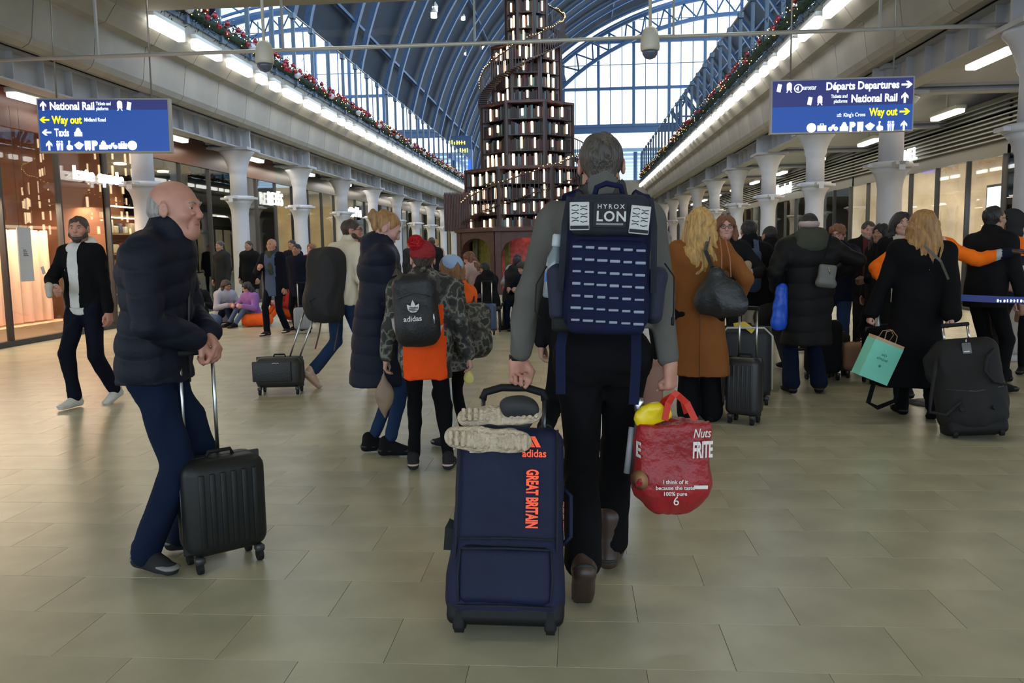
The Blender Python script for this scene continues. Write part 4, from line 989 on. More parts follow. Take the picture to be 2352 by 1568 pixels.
NV = {'n': 0}
def person(label, loc, yaw=0, H=1.75, skin='pale', lean=0, side=0, twist=0, hl=None, hr=None, el=(-.4, -.6, -.1), er=(.4, -.6, -.1), dl=None, dr=None, nl=None, nr=None, cl=.35, cr=.35, til=None, tir=None,
           fl=(-.1, 0, 0), fr=(.1, 0, 0), yl=.12, yr=-.12, pl=0, pr=0, pz=None, head=(0, 0), hair=('short', 'brown'), hat=None, top=None, over=None, legs=None, shoes=('black', 'black'), vox=.012, fem=False, old=False, extra=None,
           kl=(0, 1, .1), kr=(0, 1, .1), width=1.0, glasses=None, scarf=None, nf=0, hscale=1.0, group=None, category='person', jaw=1.0, hand_k=1.0, nofold=False, beard=None, collar_z=0):
    NV['n'] += 1; seed = NV['n']
    s = H / 1.75; w = width * (.92 if fem else 1.0)
    root = empty('person', (loc[0], loc[1], loc[2] if len(loc) > 2 else 0), yaw, label, category, group)
    PZ = (pz if pz is not None else .93 * s)
    P = A_((0, 0, PZ)); T = rotm(twist, -lean, side); u = T @ A_((0, 0, 1)); sd = T @ A_((1, 0, 0)); fw = T @ A_((0, 1, 0))
    TF = Fr(T, P, s)
    Nb = P + u * .54 * s + fw * nf; shL = P + u * .475 * s - sd * .172 * s * w; shR = P + u * .475 * s + sd * .172 * s * w
    HFR = rotm(head[0], head[1] - lean * .35, 0); Hc = Nb + (u * .6 + A_((0, 0, .4))) * .115 * s + HFR @ A_((0, .022, .03)) * s
    F = Fr(HFR, Hc, s * .985 * hscale)
    hipL, hipR = P + A_((-.09 * s, 0, -.03 * s)), P + A_((.09 * s, 0, -.03 * s))
    hl = A_(hl) if hl is not None else shL + A_((-.07, .04, -.53)) * s; hr = A_(hr) if hr is not None else shR + A_((.07, .04, -.53)) * s
    eL, hl = ik(shL, hl, .29 * s, .255 * s, el); eR, hr = ik(shR, hr, .29 * s, .255 * s, er)
    anL, anR = A_(fl) + A_((0, 0, .085 * s)), A_(fr) + A_((0, 0, .085 * s))
    knL, anL = ik(hipL, anL, .435 * s, .425 * s, kl); knR, anR = ik(hipR, anR, .435 * s, .425 * s, kr)
    # ---- body: one continuous surface with head, neck, trunk, arms, hands
    B = [cap((0, 0, .02), (0, 0, .40), .125 * w, .15 * w, .04, (1.0, .62, 1), TF), cap(shL, shR, .06 * s, .06 * s, .04), cap(Nb - u * .04 * s, Hc + HFR @ A_((0, -.022, -.055)) * s, .060 * s * (.85 if fem else 1), .055 * s * (.85 if fem else 1), .03)]
    B += head_prims(F, fem, old, jaw)
    for sh, e, h in ((shL, eL, hl), (shR, eR, hr)): B += [cap(sh, e, .042 * s, .034 * s, .02), cap(e, h, .033 * s, .027 * s, .015)]
    ff = max(1.0, vox * 95) 
    for sg, e, h, d, nn, cu, ti in ((-1, eL, hl, dl, nl, cl, til), (1, eR, hr, dr, nr, cr, tir)):
        d = A_(d) if d is not None else (h - e); nn = A_(nn) if nn is not None else A_((-sg, .1, 0))
        if dl is None and False: pass
        # thumb on the forward side: hand frame side axis = d x n
        dd = d / np.linalg.norm(d); n2 = nn - (nn @ dd) * dd; n2 /= np.linalg.norm(n2); t = np.cross(dd, n2)
        sgn = 1 if (t @ (T @ A_((0, 1, .3)))) < 0 else -1
        B += hand_prims(h, d, nn, sgn, cu, s * .97 * hand_k, ff, thumb_in=ti)
    B += [cap(hipL, knL, .07 * s, .05 * s, .03), cap(hipR, knR, .07 * s, .05 * s, .03)]
    body = link('body', sdf_mesh('body', B, vox * .78 if vox > .008 else vox, MATS['skin_' + skin]), root)
    for q in (-.031, .031):
        link('eye', EYE, root, tuple(F.p((q, .0725, .006))), Matrix(HFR.tolist()).to_euler(), (s * hscale,) * 3)
    hairm = MATS['hair_' + hair[1]]
    for q in (-1, 1):
        MB().tube([F.p((q * .016, .0935, .024)), F.p((q * .032, .092, .030)), F.p((q * .048, .080, .025))], [.003 * s, .0042 * s, .002 * s], 6).build('eyebrow', hairm, root)
    MB().tube([F.p((-.022, .0845, -.0585)), F.p((-.008, .0895, -.0568)), F.p((0, .0895, -.058)), F.p((.008, .0895, -.0568)), F.p((.022, .0845, -.0585))], [.002 * s, .0042 * s, .0045 * s, .0042 * s, .002 * s], 6).build('lips', M_lip, root)
    if hair[0]: link('hair', sdf_mesh('hair', hair_prims(F, hair[0], None), min(vox, .010), hairm, locks(.0045 if hair[0] in ('short', 'fringe') else .008, seed, 90 if hair[0] == 'short' else 70) if hair[0] != 'fringe' else None), root)
    if beard: link('beard', sdf_mesh('beard', [ell((0, .046, -.082), (.043, .045, .04), .02, F), cap((-.055, .02, -.05), (0, .06, -.09), .03, .025, .02, fr=F), cap((.055, .02, -.05), (0, .06, -.09), .03, .025, .02, fr=F), ell((0, .10, -.045), (.026, .03, .022), .008, F, True)], .009, MATS['hair_' + beard]), root)
    if hat:
        hm = hat[1]; link(hat[2] if len(hat) > 2 else 'hat', sdf_mesh('hat', hat_prims(F, hat[0]), .009, hm, knit(.003) if hat[0] == 'beanie' else None), root)
    if glasses:
        g = MB()
        for q in (-.032, .032):
            pts = [F.p((q + .024 * math.cos(2 * PI * j / 12), .104 - .15 * abs(q + .024 * math.cos(2 * PI * j / 12)), .004 + .017 * math.sin(2 * PI * j / 12))) for j in range(13)]
            g.tube(pts, .0022, 5, cap=False)
            if glasses == 'sun': g.add(pts[:12] + [F.p((q, .101, .004))], [(j, (j + 1) % 12, 12) for j in range(12)])
        g.tube([F.p((-.010, .103, .008)), F.p((.01, .103, .008))], .0022, 5)
        for q in (-1, 1): g.tube([F.p((q * .056, .095, .008)), F.p((q * .080, .06, .008)), F.p((q * .082, -.01, .006))], .0022, 5)
        g.build('glasses', mat('glasses_frame', (.012, .011, .01), .3), root)
    # ---- legs
    lg = legs or dict(mat='black'); lm = lg['m']; lw = lg.get('w', 1.0); fz = lg.get('end', 0.03)
    L_ = [cap(hipL + A_((.01, 0, .0)), hipR - A_((.01, 0, .0)), .098 * s * lw, .098 * s * lw, .04, (1, .95, 1)), cap(P + A_((0, 0, .0)), P + u * .10 * s, .125 * s, .12 * s, .04, (1.05, .72, 1))]
    for h, k, a in ((hipL, knL, anL), (hipR, knR, anR)):
        dv = (a - k) / np.linalg.norm(a - k); ae = a - dv * fz
        L_ += [cap(h, k, .088 * s * lw, .064 * s * lw, .035), cap(k, ae, .064 * s * lw, lg.get('cuff', .05) * s, .02)]
    link('trousers', sdf_mesh('trousers', L_, max(vox, .010) * 1.15, lm, folds(lg.get('fold', .006), 13, seed + 5)), root)
    # ---- shoes
    key, ms = shoes if len(shoes) == 2 and isinstance(shoes[1], tuple) else (shoes[0], None)
    sm = SHOES[key]
    for sg, an, k, y_, p_ in ((-1, anL, knL, yl, pl), (1, anR, knR, yr, pr)):
        Rm = Matrix(rotm(y_, p_, 0).tolist()); off = Rm @ Vector((0, 0.01, -.085 * s))
        o = link('shoe', sm[0], root, Vector(an) + off, Rm.to_euler(), (s, s, s)); link('sole', sm[1], o)
        if sm[2]: link('laces', sm[2], o)
    # ---- clothes of the upper body
    def garment(g, name):
        th = g.get('t', .012); m = g['m']; hz = g.get('hem', .80 * s); G = []
        gw = g.get('w', 1.0)
        hemc = A_((P[0], P[1], hz - .10)) + A_(g.get('hoff', (0, 0, 0)))
        G += [cap((0, 0, .02), (0, 0, .385), (.150 * gw + th) * w, (.172 * gw + th) * w, .05, (1.0, .66, 1), TF)]
        G += [cap(P + A_((0, 0, .05)), hemc, (.152 * gw + th) * s, (g.get('flare', .17) + th) * s, .05, (1.04, g.get('dep', .74), 1)), half_below(hz)]
        G += [cap(shL + sd * .02 * s, shR - sd * .02 * s, .068 * s + th, .068 * s + th, .05), ell(P + u * .40 * s - fw * .02 * s, ((.15 * w + th) * s, (.11 + th) * s, .13 * s), .05)]
        if not g.get('sleeveless'):
            for sh, e, h, dd in ((shL, eL, hl, dl), (shR, eR, hr, dr)):
                fv = (h - e) / np.linalg.norm(h - e); c_end = h - fv * g.get('cuffback', .012)
                ta = th * .62; G += [cap(sh, e, (.060 + ta) * s * g.get('sw', 1), (.047 + ta) * s * g.get('sw', 1), .03), cap(e, c_end, (.046 + ta) * s * g.get('sw', 1), (g.get('cw', .036) + ta) * s * g.get('sw', 1), .015)]
        ct = g.get('collar', .05)
        if ct: G += [cap(Nb - u * .05 * s, Nb + u * (ct - .01) * s + HFR @ A_((0, -.01, 0)) * s, (.082 + th) * s, (.066 + th * .8) * s, .03), ]
        if g.get('hoodie'): G += [ell(Nb - fw * .075 * s + u * .01 * s, (.12 * s, .075 * s, .085 * s), .03), cap(Nb - sd * .075 * s + u * .0 * s, Nb - sd * .05 * s + fw * .07 * s - u * .03 * s, .045 * s, .03 * s, .03), cap(Nb + sd * .075 * s + u * .0 * s, Nb + sd * .05 * s + fw * .07 * s - u * .03 * s, .045 * s, .03 * s, .03)]
        if ct: G += [cap(Nb + u * (ct - .02) * s, Nb + u * (ct + .12) * s, .060 * s, .066 * s, .006, neg=True)]
        ms = m if isinstance(m, (list, tuple)) else [m]
        fd = g.get('fold', folds(.0065, 13, seed))
        me = sdf_mesh(name, G, g.get('vox', max(vox, .009)), ms, fd)
        if len(ms) > 1 and 'split' in g:
            n = len(me.polygons); c = np.empty(n * 3); me.polygons.foreach_get('center', c); c = c.reshape(-1, 3)
            Lc = (c - P) @ T; idx = g['split'](c, Lc, s).astype(np.int32); me.polygons.foreach_set('material_index', idx)
        return link(name, me, root)
    if top: garment(top, top.get('name', 'jacket'))
    if over: garment(over, over.get('name', 'coat'))
    if scarf:
        S_ = []
        for j in range(10):
            a0, a1 = 2 * PI * j / 10, 2 * PI * (j + 1) / 10
            f_a = lambda a: Nb + u * .03 * s + (sd * math.cos(a) * .085 + fw * (math.sin(a) * .082 + .012)) * s + A_((0, 0, -.02 * math.sin(a)))
            S_.append(cap(f_a(a0), f_a(a1), .036 * s, .036 * s, .02))
        if scarf.get('tail'): S_ += [cap(Nb + fw * .11 * s, Nb + fw * .14 * s - u * .34 * s - sd * .03, .035 * s, .04 * s, .02, (1.3, .6, 1))]
        link('scarf', sdf_mesh('scarf', S_, .011, scarf['m'], folds(.007, 30, seed)), root)
    info = dict(root=root, F=F, T=T, P=P, Nb=Nb, shL=shL, shR=shR, knL=knL, knR=knR, anL=anL, anR=anR, hipL=hipL, hipR=hipR, hl=hl, hr=hr, eL=eL, eR=eR, s=s, fw=fw, sd=sd, u=u, yaw=yaw)
    if extra: extra(info)
    return info
def W(info, v):
    """local point of a person -> world"""
    c, s_ = math.cos(info['yaw']), math.sin(info['yaw']); o = info['root'].location
    return (o[0] + c * v[0] - s_ * v[1], o[1] + s_ * v[0] + c * v[1], o[2] + v[2])
# ------------------------------------------------------------------ cloth colours
C = {k: cloth('cloth_' + k, v) for k, v in dict(black=(.008, .008, .009), jetblack=(.004, .004, .005), charcoal=(.024, .024, .025), grey=(.16, .155, .145), fleece=(.105, .100, .090), navy=(.008, .011, .025), deepnavy=(.005, .006, .013),
     jeans=(.016, .034, .085), darkjeans=(.005, .011, .030), cream=(.62, .54, .42), camel=(.21, .075, .020), white=(.62, .60, .56), orange=(.85, .085, .012), hivis=(1.0, .17, .01), olive=(.055, .058, .042), red=(.32, .02, .015), purple=(.27, .12, .36),
     tan=(.34, .20, .13), pink=(.45, .30, .27), slateblue=(.07, .10, .17), packblue=(.014, .024, .085), palecoat=(.5, .47, .42), maroon=(.10, .02, .025), teal=(.03, .32, .42), brown=(.12, .06, .03), lilacgrey=(.35, .33, .38), bluecap=(.33, .45, .66), greyband=(.42, .44, .45), hotorange=(.8, .12, .02)).items()}
M_pn = mat('padded_navy', (.005, .007, .015), .62, bump=.15, bscale=60, spec=.2); M_pn2 = mat('padded_navy_light', (.007, .010, .022), .62, bump=.15, bscale=60, spec=.2); M_pb_ = mat('padded_black', (.006, .006, .006), .62, bump=.15, bscale=60, spec=.2)
camo('camo_grey', [(.012, .012, .01), (.05, .05, .04), (.16, .15, .12), (.025, .025, .02)], 13); CAMO = MATS['camo_grey']
M_shine = mat('nylon_black', (.007, .007, .008), .5, bump=.2, bscale=70); M_rub = mat('black_rubber', (.008, .008, .008), .65, spec=.25)
M_alu = mat('alu_tube', (.55, .55, .56), .3, metal=1); M_darktube = mat('dark_tube', (.12, .12, .13), .35, metal=.8)
so = {k: mat('sole_' + k, v, .7) for k, v in dict(white=(.6, .58, .54), black=(.02, .02, .02), grey=(.2, .19, .18), pinkish=(.55, .40, .34), tan=(.16, .09, .05)).items()}
shoe_mesh('black', C['black'], so['black'], C['jetblack']); shoe_mesh('white', C['white'], so['white'], C['white']); shoe_mesh('grey', C['charcoal'], so['grey'], C['black'])
shoe_mesh('boot', mat('brown_leather', (.05, .028, .02), .45), so['black'], None, True); shoe_mesh('blackwhite', C['charcoal'], so['white'], C['white']); shoe_mesh('pinksole', C['charcoal'], so['pinkish'], C['black']); shoe_mesh('tan', mat('tan_suede', (.55, .36, .27), .8), so['white'], C['tan']); shoe_mesh('ankleboot', C['jetblack'], so['black'], None, True)
def onto(info, name, me): return link(name, me, info['root'])

# ------------------------------------------------------------------ luggage
WH = MB(); WH.disc((0, 0, .028), .028, .011, 16, 'x'); WHM = WH.mesh('wheel', M_rub)
WF = MB().rbox((0, 0, .062), (.020, .022, .016), .006, 1).mesh('wheel_fork', M_dark)
def case(label, x, y, rz, w, d, h, m, tubes=.0, tilt=0, ribs=5, top_handle=True, group=None, soft=False, tubem=None, z=0, roll=0, tx0=None):
    t = empty('suitcase', (x, y, z), rz, label, 'suitcase', group); t.rotation_euler = (tilt, roll, rz)
    b = MB(); b.rbox((0, 0, .07 + h / 2), (w / 2, d / 2, h / 2), min(w, d) * .28, 5); b.build('shell', m, t)
    if ribs:
        rm_ = MB().rbox((0, 0, 0), (w * .035, .006, h * .38), .005, 2).mesh('rib', m)
        for i in range(ribs):
            xx = -w * .33 + w * .66 * i / (ribs - 1)
            for s in (-1, 1): link('rib', rm_, t, (xx, s * d / 2, .07 + h / 2))
    b = MB(); n = 40; vs = []
    b.rbox((0, 0, .07 + h / 2), (w / 2 + .002, .006, h / 2 + .002), min(.006, w), 1); b.build('zip_seam', M_dark, t)
    for sx in (-1, 1):
        for sy in (-1, 1):
            o = link('wheel', WHM, t, (sx * (w / 2 - .045), sy * (d / 2 - .035), 0)); link('wheel_fork', WF, o, (0, 0, 0))
    if top_handle: MB().tube([(-.06, 0, .07 + h - .005), (-.05, 0, .07 + h + .022), (.05, 0, .07 + h + .022), (.06, 0, .07 + h - .005)], .009, 8).build('carry_handle', M_rub, t)
    if tubes:
        a0, a1 = tx0 or (-w * .26, w * .26)
        for s in (a0, a1): MB().tube([(s, d * .30, .05 + h), (s, d * .30, .07 + h + tubes)], .009, 8).build('handle_tube', tubem or M_alu, t)
        MB().rbox(((a0 + a1) / 2, d * .30, .07 + h + tubes), ((a1 - a0) / 2 + .02, .014, .014), .008, 2).build('grip', M_rub, t)
    return t

def sack(name, label, cat, loc, rz, prims, m, vox=.009, fold=None, extra=None, tilt=0, roll=0, part='body', group=None):
    t = empty(name, loc, rz, label, cat, group); t.rotation_euler = (tilt, roll, rz)
    link(part, sdf_mesh(part, prims, vox, m, fold), t)
    if extra: extra(t)
    return t
def strap(t, pts, w, th, m, name='strap'):
    b = MB(); P = [Vector(p) for p in pts]; vs = []
    n = len(P)
    for i, p in enumerate(P):
        d = (P[min(i + 1, n - 1)] - P[max(i - 1, 0)]).normalized(); s = d.cross(Vector((0, 1, 0)));
        if s.length < .05: s = Vector((1, 0, 0))
        s.normalize(); q = d.cross(s).normalized()
        for a, b_ in ((-1, -1), (1, -1), (1, 1), (-1, 1)): vs.append(p + s * a * w / 2 + q * b_ * th / 2)
    fs = [(4 * i + j, 4 * i + (j + 1) % 4, 4 * i + 4 + (j + 1) % 4, 4 * i + 4 + j) for i in range(n - 1) for j in range(4)] + [(3, 2, 1, 0), (4 * n - 4, 4 * n - 3, 4 * n - 2, 4 * n - 1)]
    b.add(vs, fs); return b.build(name, m, t)

# ================================================================== the man in the middle
hm = person('tall man seen from behind in grey fleece jacket and black trousers walking away', (.11, 3.40), 0, 1.885, 'ruddy', lean=.02, hl=(-.345, -.05, .965), hr=(.275, -.02, .925), el=(-.35, -1, -.1), er=(.35, -1, -.1),
      dl=(.03, .03, -1), nl=(.55, -.85, 0), dr=(.05, .0, -1), nr=(-.85, .5, 0), cl=1.0, cr=1.0, fl=(-.085, -.26, .075), fr=(.035, .17, .0), yl=.05, yr=-.25, pl=-.85, pr=.0, kl=(0, 1, 0), hair=('short', 'greyish'), vox=.0075, width=1.05,
      top=dict(m=C['fleece'], t=.012, hem=1.085, flare=.155, collar=.085, fold=folds(.010, 9, 3), cuffback=.035, cw=.038), over=None, legs=dict(m=C['jetblack'], w=1.06, cuff=.072, end=.03, fold=.008), shoes=('boot', 'x'))
onto(hm, 'collar', sdf_mesh('collar', [cap(hm['Nb'] - hm['u'] * .04, hm['Nb'] + hm['u'] * .055, .122, .094, .01, (1.05, .88, 1)), cap(hm['Nb'] + hm['u'] * .06, hm['Nb'] + hm['u'] * .2, .082, .086, .006, neg=True), cut(hm['Nb'] + hm['u'] * .0, (0, 0, 1), .01)], .008, cloth('cloth_collar', (.05, .046, .04)), folds(.004, 20, 4)))
# watch / dark cuff on the left wrist
MB().tube([A_(hm['hl']) + A_((0, 0, .018)), A_(hm['hl']) + A_((0, 0, -.004))], .036, 14).build('wristband', M_rub, hm['root'])

# navy backpack: local y points to the wearer's back, the face is -y
bp = W(hm, (.0, -.155, 1.085)); 
M_pk = mat('pack_nylon', (.006, .009, .036), .75, spec=.15, bump=.25, bscale=300, var=.15); M_pkd2 = mat('pack_pocket', (.007, .011, .034), .7, bump=.3, bscale=300); M_pkd = mat('pack_dark', (.006, .008, .018), .8, bump=.3, bscale=300); M_web = mat('pack_webbing', (.006, .009, .032), .8, spec=.15); M_patch = mat('patch_black', (.012, .012, .014), .8); M_thr = mat('patch_thread', (.50, .50, .48), .7)
t = empty('backpack', (bp[0], bp[1] - .02, bp[2]), 0, 'navy tactical backpack with white patches worn by the man in grey', 'backpack'); t.rotation_euler = (-.04, .035, 0)
link('main_compartment', sdf_mesh('main_compartment', [rbx((0, -.10, .26), (.160, .10, .25), .06, .02), ell((0, -.10, .47), (.13, .09, .05), .03), ell((0, .0, .40), (.14, .05, .08), .03)], .008, M_pk, folds(.004, 16, 9)), t)
link('top_pocket', sdf_mesh('top_pocket', [rbx((0, -.215, .435), (.142, .030, .075), .035, .02)], .007, M_pkd, folds(.002, 20, 9)), t)
link('front_pocket', sdf_mesh('front_pocket', [rbx((0, -.215, .175), (.140, .040, .17), .03, .02)], .007, M_pk, folds(.002, 20, 7)), t)
for s in (-1, 1):
    link('side_pocket', sdf_mesh('side_pocket', [rbx((s * .18, -.09, .15), (.028, .06, .10), .025, .02), cap((s * .18, -.09, .07), (s * .19, -.09, .22), .030, .040, .02, (1, 1.4, 1))], .009, M_pkd2, folds(.006, 18, 3)), t)  # side pockets in a navy of their own
    strap(t, [(s * .145, -.20, .5), (s * .16, -.22, .4), (s * .165, -.2, .28), (s * .17, -.17, .16)], .022, .004, M_pkd, 'compression_strap')
    strap(t, [(s * .10, .03, .49), (s * .125, .085, .535), (s * .15, .16, .53), (s * .155, .23, .48), (s * .14, .26, .38)], .058, .014, M_pk, 'shoulder_strap')
    strap(t, [(s * .09, -.03, .50), (s * .11, .04, .535), (s * .125, .10, .545)], .02, .004, M_pkd, 'load_strap')
    strap(t, [(s * .15, -.05, .06), (s * .165, -.07, -.06), (s * .16, -.06, -.24)] if s < 0 else [(s * .12, -.05, .05), (s * .125, -.06, -.1), (s * .12, -.07, -.27)], .038, .005, M_web, 'hip_strap')
MB().rbox((-.15, -.11, .035), (.05, .04, .03), .015, 2).build('hip_buckle', M_rub, t)
MB().tube([(-.055, -.06, .505), (-.045, -.065, .55), (-.01, -.07, .565), (.045, -.07, .555), (.06, -.06, .505)], .011, 8).build('haul_loop', M_pk, t)
MB().rbox((-.075, -.05, .515), (.028, .012, .010), .004, 1).build('top_buckle', M_rub, t)
for sx, c in ((-1, -.1075), (1, .1065)):
    tilt_ = -.03 if sx < 0 else .08
    pt = MB().rbox((0, 0, 0), (.035, .0025, .050), .002, 1).build('patch', M_thr, t, (c, -.248, .428 if sx < 0 else .418), (0, tilt_, 0))
    for q in range(5):
        MB().tube([(-.028, -.0035, .036 - q * .0135), (-.012, -.0035, .036 - q * .0135 + .004 * (-1) ** q), (-.003, -.0035, .036 - q * .0135)], .0015, 4).build('stitching', M_patch, pt)
        MB().tube([(.028, -.0035, .036 - q * .0135), (.012, -.0035, .036 - q * .0135 - .004 * (-1) ** q), (.003, -.0035, .036 - q * .0135)], .0015, 4).build('stitching', M_patch, pt)
    MB().span((-.033, -.0035, -.034), (.033, -.0024, -.046)).build('stitching', M_patch, pt)
MB().span((-.030 + .0, -.002, -.03), (.03, .002, .03)); pc = MB().rbox((0, 0, 0), (.060, .0025, .046), .002, 1).build('patch', M_patch, t, (0, -.2475, .434), (0, 0, 0))
text('HYROX', .022, M_thr, pc, (-.045, -.0035, .022), ext=.0006, space=1.45, bold=.0004); text('LON', .050, M_thr, pc, (-.049, -.0035, -.022), ext=.0008, space=1.12, bold=.0012, sx=.98)
MB().span((-.048, -.0035, -.036), (.048, -.002, -.029)).build('stitching', mat('thread_dull', (.2, .2, .2), .8), pc)
lp = MB().rbox((0, 0, 0), (.018, .0035, .0055), .002, 1).mesh('webbing_loop', mat('webbing_pale', (.24, .27, .36), .45))  # stitched loops in a lighter navy grey
for r_i in range(7):
    MB().span((-.132, -.262, .315 - r_i * .0435 - .006), (.132, -.2585, .315 - r_i * .0435 + .013)).build('webbing', M_web, t, (0, .004, 0))
    for c_i in range(6): link('webbing_loop', lp, t, (-.112 + c_i * .045 + (0), -.2615, .315 - r_i * .0435 + .004 - .002 * c_i), (.25, 0, 0), (rnd.uniform(.8, 1.05), 1, rnd.uniform(.7, 1)))
for s in (-1, 1): MB().tube([(s * .225, -.10, .25), (s * .262, -.11, .18), (s * .265, -.11, .08), (s * .24, -.11, .05)] if s < 0 else [(s * .215, -.10, .27), (s * .25, -.12, .22), (s * .252, -.12, .1), (s * .25, -.12, .06)], .0028, 6).build('toggle_cord', M_rub, t)
MB().rbox((.25, -.12, .055), (.006, .006, .016), .003, 1).build('toggle', M_rub, t)
# bottle in its side pocket
bw = W(hm, (-.19, -.245, 1.325)); t2 = empty('bottle', bw, 0, 'clear plastic water bottle in side pocket of navy backpack', 'bottle'); t2.rotation_euler = (0, .12, 0)
MB().lathe([(.030, -.10), (.033, -.09), (.033, .02), (.030, .05), (.016, .085), (.014, .10)], 18).build('body', mat('bottle_plastic', (.20, .24, .26), .15, spec=.8), t2)
MB().lathe([(.018, .095), (.019, .10), (.019, .135), (.015, .142)], 16).build('cap', mat('bottle_cap', (.45, .50, .52), .35), t2)
MB().lathe([(.0338, -.04), (.0338, .0)], 18).build('label_band', mat('bottle_label', (.1, .25, .7), .4), t2)

# navy trolley bag he pulls, shoes lashed on top
TL = 22 * PI / 180
M_cn = mat('case_navy', (.006, .010, .034), .6, spec=.25, bump=.2, bscale=260, var=.15, vscale=4); M_or = mat('neon_orange', (1.0, .10, .03), .5, emit=.15)
t = empty('trolley_bag', (-.262, 2.93, .038), 0, 'tall navy wheeled bag with orange lettering pulled by the man in grey', 'suitcase'); t.rotation_euler = (-TL, .012, .0)
w, d = .205, .115
link('body', sdf_mesh('body', [rbx((0, 0, .375), (w, d, .345), .05, .02), cap((-.15, -.10, .12), (.15, -.10, .12), .05, .05, .05, (1, .6, 1.8))], .009, M_cn, (lambda f1, f2: (lambda P: f1(P) + f2(P)))(folds(.009, 6, 21), folds(.003, 18, 5))), t)
link('front_pocket', sdf_mesh('front_pocket', [rbx((0, -d - .008, .165), (.172, .032, .105), .035, .02)], .008, M_cn, folds(.004, 15, 31)), t)
for z_, x_, q in ((.292, .175, -.010), (.255, .160, -.034), (.055, .175, -.034)): MB().tube([(-x_, -d + q, z_), (0, -d + q - .007, z_ + .004), (x_, -d + q, z_)], .0042, 6).build('piping', M_pkd, t)
for s in (-1, 1): MB().tube([(s * .185, -d - .003, .09), (s * .187, -d - .005, .4), (s * .184, -d - .003, .70)], .0045, 6).build('piping', M_pkd, t)
for s in (-1, 1): MB().tube([(s * .165, -d - .028, .25), (s * .172, -d - .03, .16), (s * .165, -d - .03, .07)], .004, 6).build('piping', M_pkd, t)
MB().rbox((0, .0, .045), (w + .008, d + .014, .055), .03, 3).build('base_shell', mat('base_plastic', (.005, .005, .006), .55, spec=.25), t)
for s in (-1, 1):
    MB().rbox((s * .165, -.085, .01), (.022, .045, .04), .012, 2).build('wheel_housing', M_rub, t); MB().disc((s * .165, -.093, -.005), .034, .016, 18, 'x').build('wheel', M_rub, t)
    MB().tube([(s * .125, .08, .69), (s * .125, .08, .865)], .0095, 8).build('handle_tube', M_darktube, t)
MB().tube([(-.128, .08, .855), (-.118, .08, .885), (-.05, .08, .905), (.05, .08, .905), (.118, .08, .885), (.128, .08, .855)], .0165, 10).build('grip', M_rub, t)
MB().tube([(w, -.03, .28), (w + .03, -.03, .31), (w + .03, -.03, .46), (w, -.03, .49)], .009, 8).build('side_handle', M_cn, t)
strap(t, [(-w - .004, -.05, .36), (-w - .018, -.06, .33), (-w - .02, -.06, .25)], .03, .006, M_rub, 'side_buckle')
text('GREAT BRITAIN', .060, M_or, t, (.072, -d - .0135, .548), (PI / 2, PI / 2, 0), sx=.505, bold=.0026, ext=.0012)
text('adidas', .040, M_or, t, (.052, -d - .0105, .595), bold=.0008, ext=.0012, sx=.92)
lg_ = MB()
for q, (x0, hh) in enumerate(((.0, .016), (.022, .028), (.044, .041))):
    A, B_ = -d - .0105, -d - .006
    pl = [(x0 + .060, .632), (x0 + .078, .632), (x0 + .078 - hh * .55, .632 + hh), (x0 + .060 - hh * .55, .632 + hh)]
    lg_.add([(px, A, pz) for px, pz in pl] + [(px, B_, pz) for px, pz in pl], [(0, 1, 2, 3), (4, 7, 6, 5), (0, 4, 5, 1), (3, 2, 6, 7), (0, 3, 7, 4), (1, 5, 6, 2)])
lg_.build('logo', M_or, t)
MB().rbox((-.135, -d - .010, .615), (.013, .001, .008), .001, 1).build('logo', M_thr, t)
marks(5, .12, .03, M_or, t, (w + .004, -.02, .44), (PI / 2, PI / 2, PI / 2), seed=3, ext=.001)
# two trainers lying on the bag, soles towards the viewer
M_solep = mat('cream_sole', (.50, .40, .28), .75, bump=.8, bscale=55, var=.2, vscale=30); M_up = mat('trainer_grey', (.05, .052, .055), .7); M_up2 = mat('trainer_pale', (.30, .33, .36), .7)
def trainer(name, label, loc, R3, L=.33, up=M_up):
    t = empty(name, loc, 0, label, 'shoe'); t.rotation_euler = R3
    s = L / .30
    so_p = [cap((0, -.135, .012), (0, -.07, .012), .031 * s, .028 * s, .015, (1, 1, .42)), cap((0, -.07, .012), (0, .03, .014), .026 * s, .030 * s, .02, (1, 1, .42)), cap((0, .04, .014), (-.008, .13, .02), .038 * s, .027 * s, .02, (1, 1, .42)), cap((0, -.11, .02), (0, .12, .026), .026 * s, .028 * s, .02, (1, 1, .5))]
    studs = []
    r_ = random.Random(5)
    for j in range(13):
        for i in range(-2, 3):
            yy = -.145 + j * .0235; ww = .028 if abs(yy + .03) > .03 else .021
            if abs(yy) < .16 and abs(yy + .02) > .015: studs.append(ell((i * ww * .42 + r_.uniform(-.003, .003), yy, -.006), (.0085, .0095, .008), .004))
    link('sole', sdf_mesh('sole', so_p + studs, .0055, M_solep), t)
    link('upper', sdf_mesh('upper', [cap((0, -.09, .05), (0, -.07, .10), .034 * s, .036 * s, .03), cap((0, -.08, .045), (0, .10, .035), .036 * s, .032 * s, .04, (1, 1, .95)), cap((0, -.03, .09), (0, .06, .055), .033 * s, .028 * s, .03), ell((0, -.055, .13), (.022, .04, .04), .01, None, True)], .0065, up, folds(.002, 30, 3)), t)
    lc = MB()
    for q in range(5): lc.tube([(-.026, .0 + q * .02, .098 - q * .0085), (0, .005 + q * .02, .108 - q * .0085), (.026, .0 + q * .02, .098 - q * .0085)], .0032, 5)
    lc.build('laces', M_or, t); return t
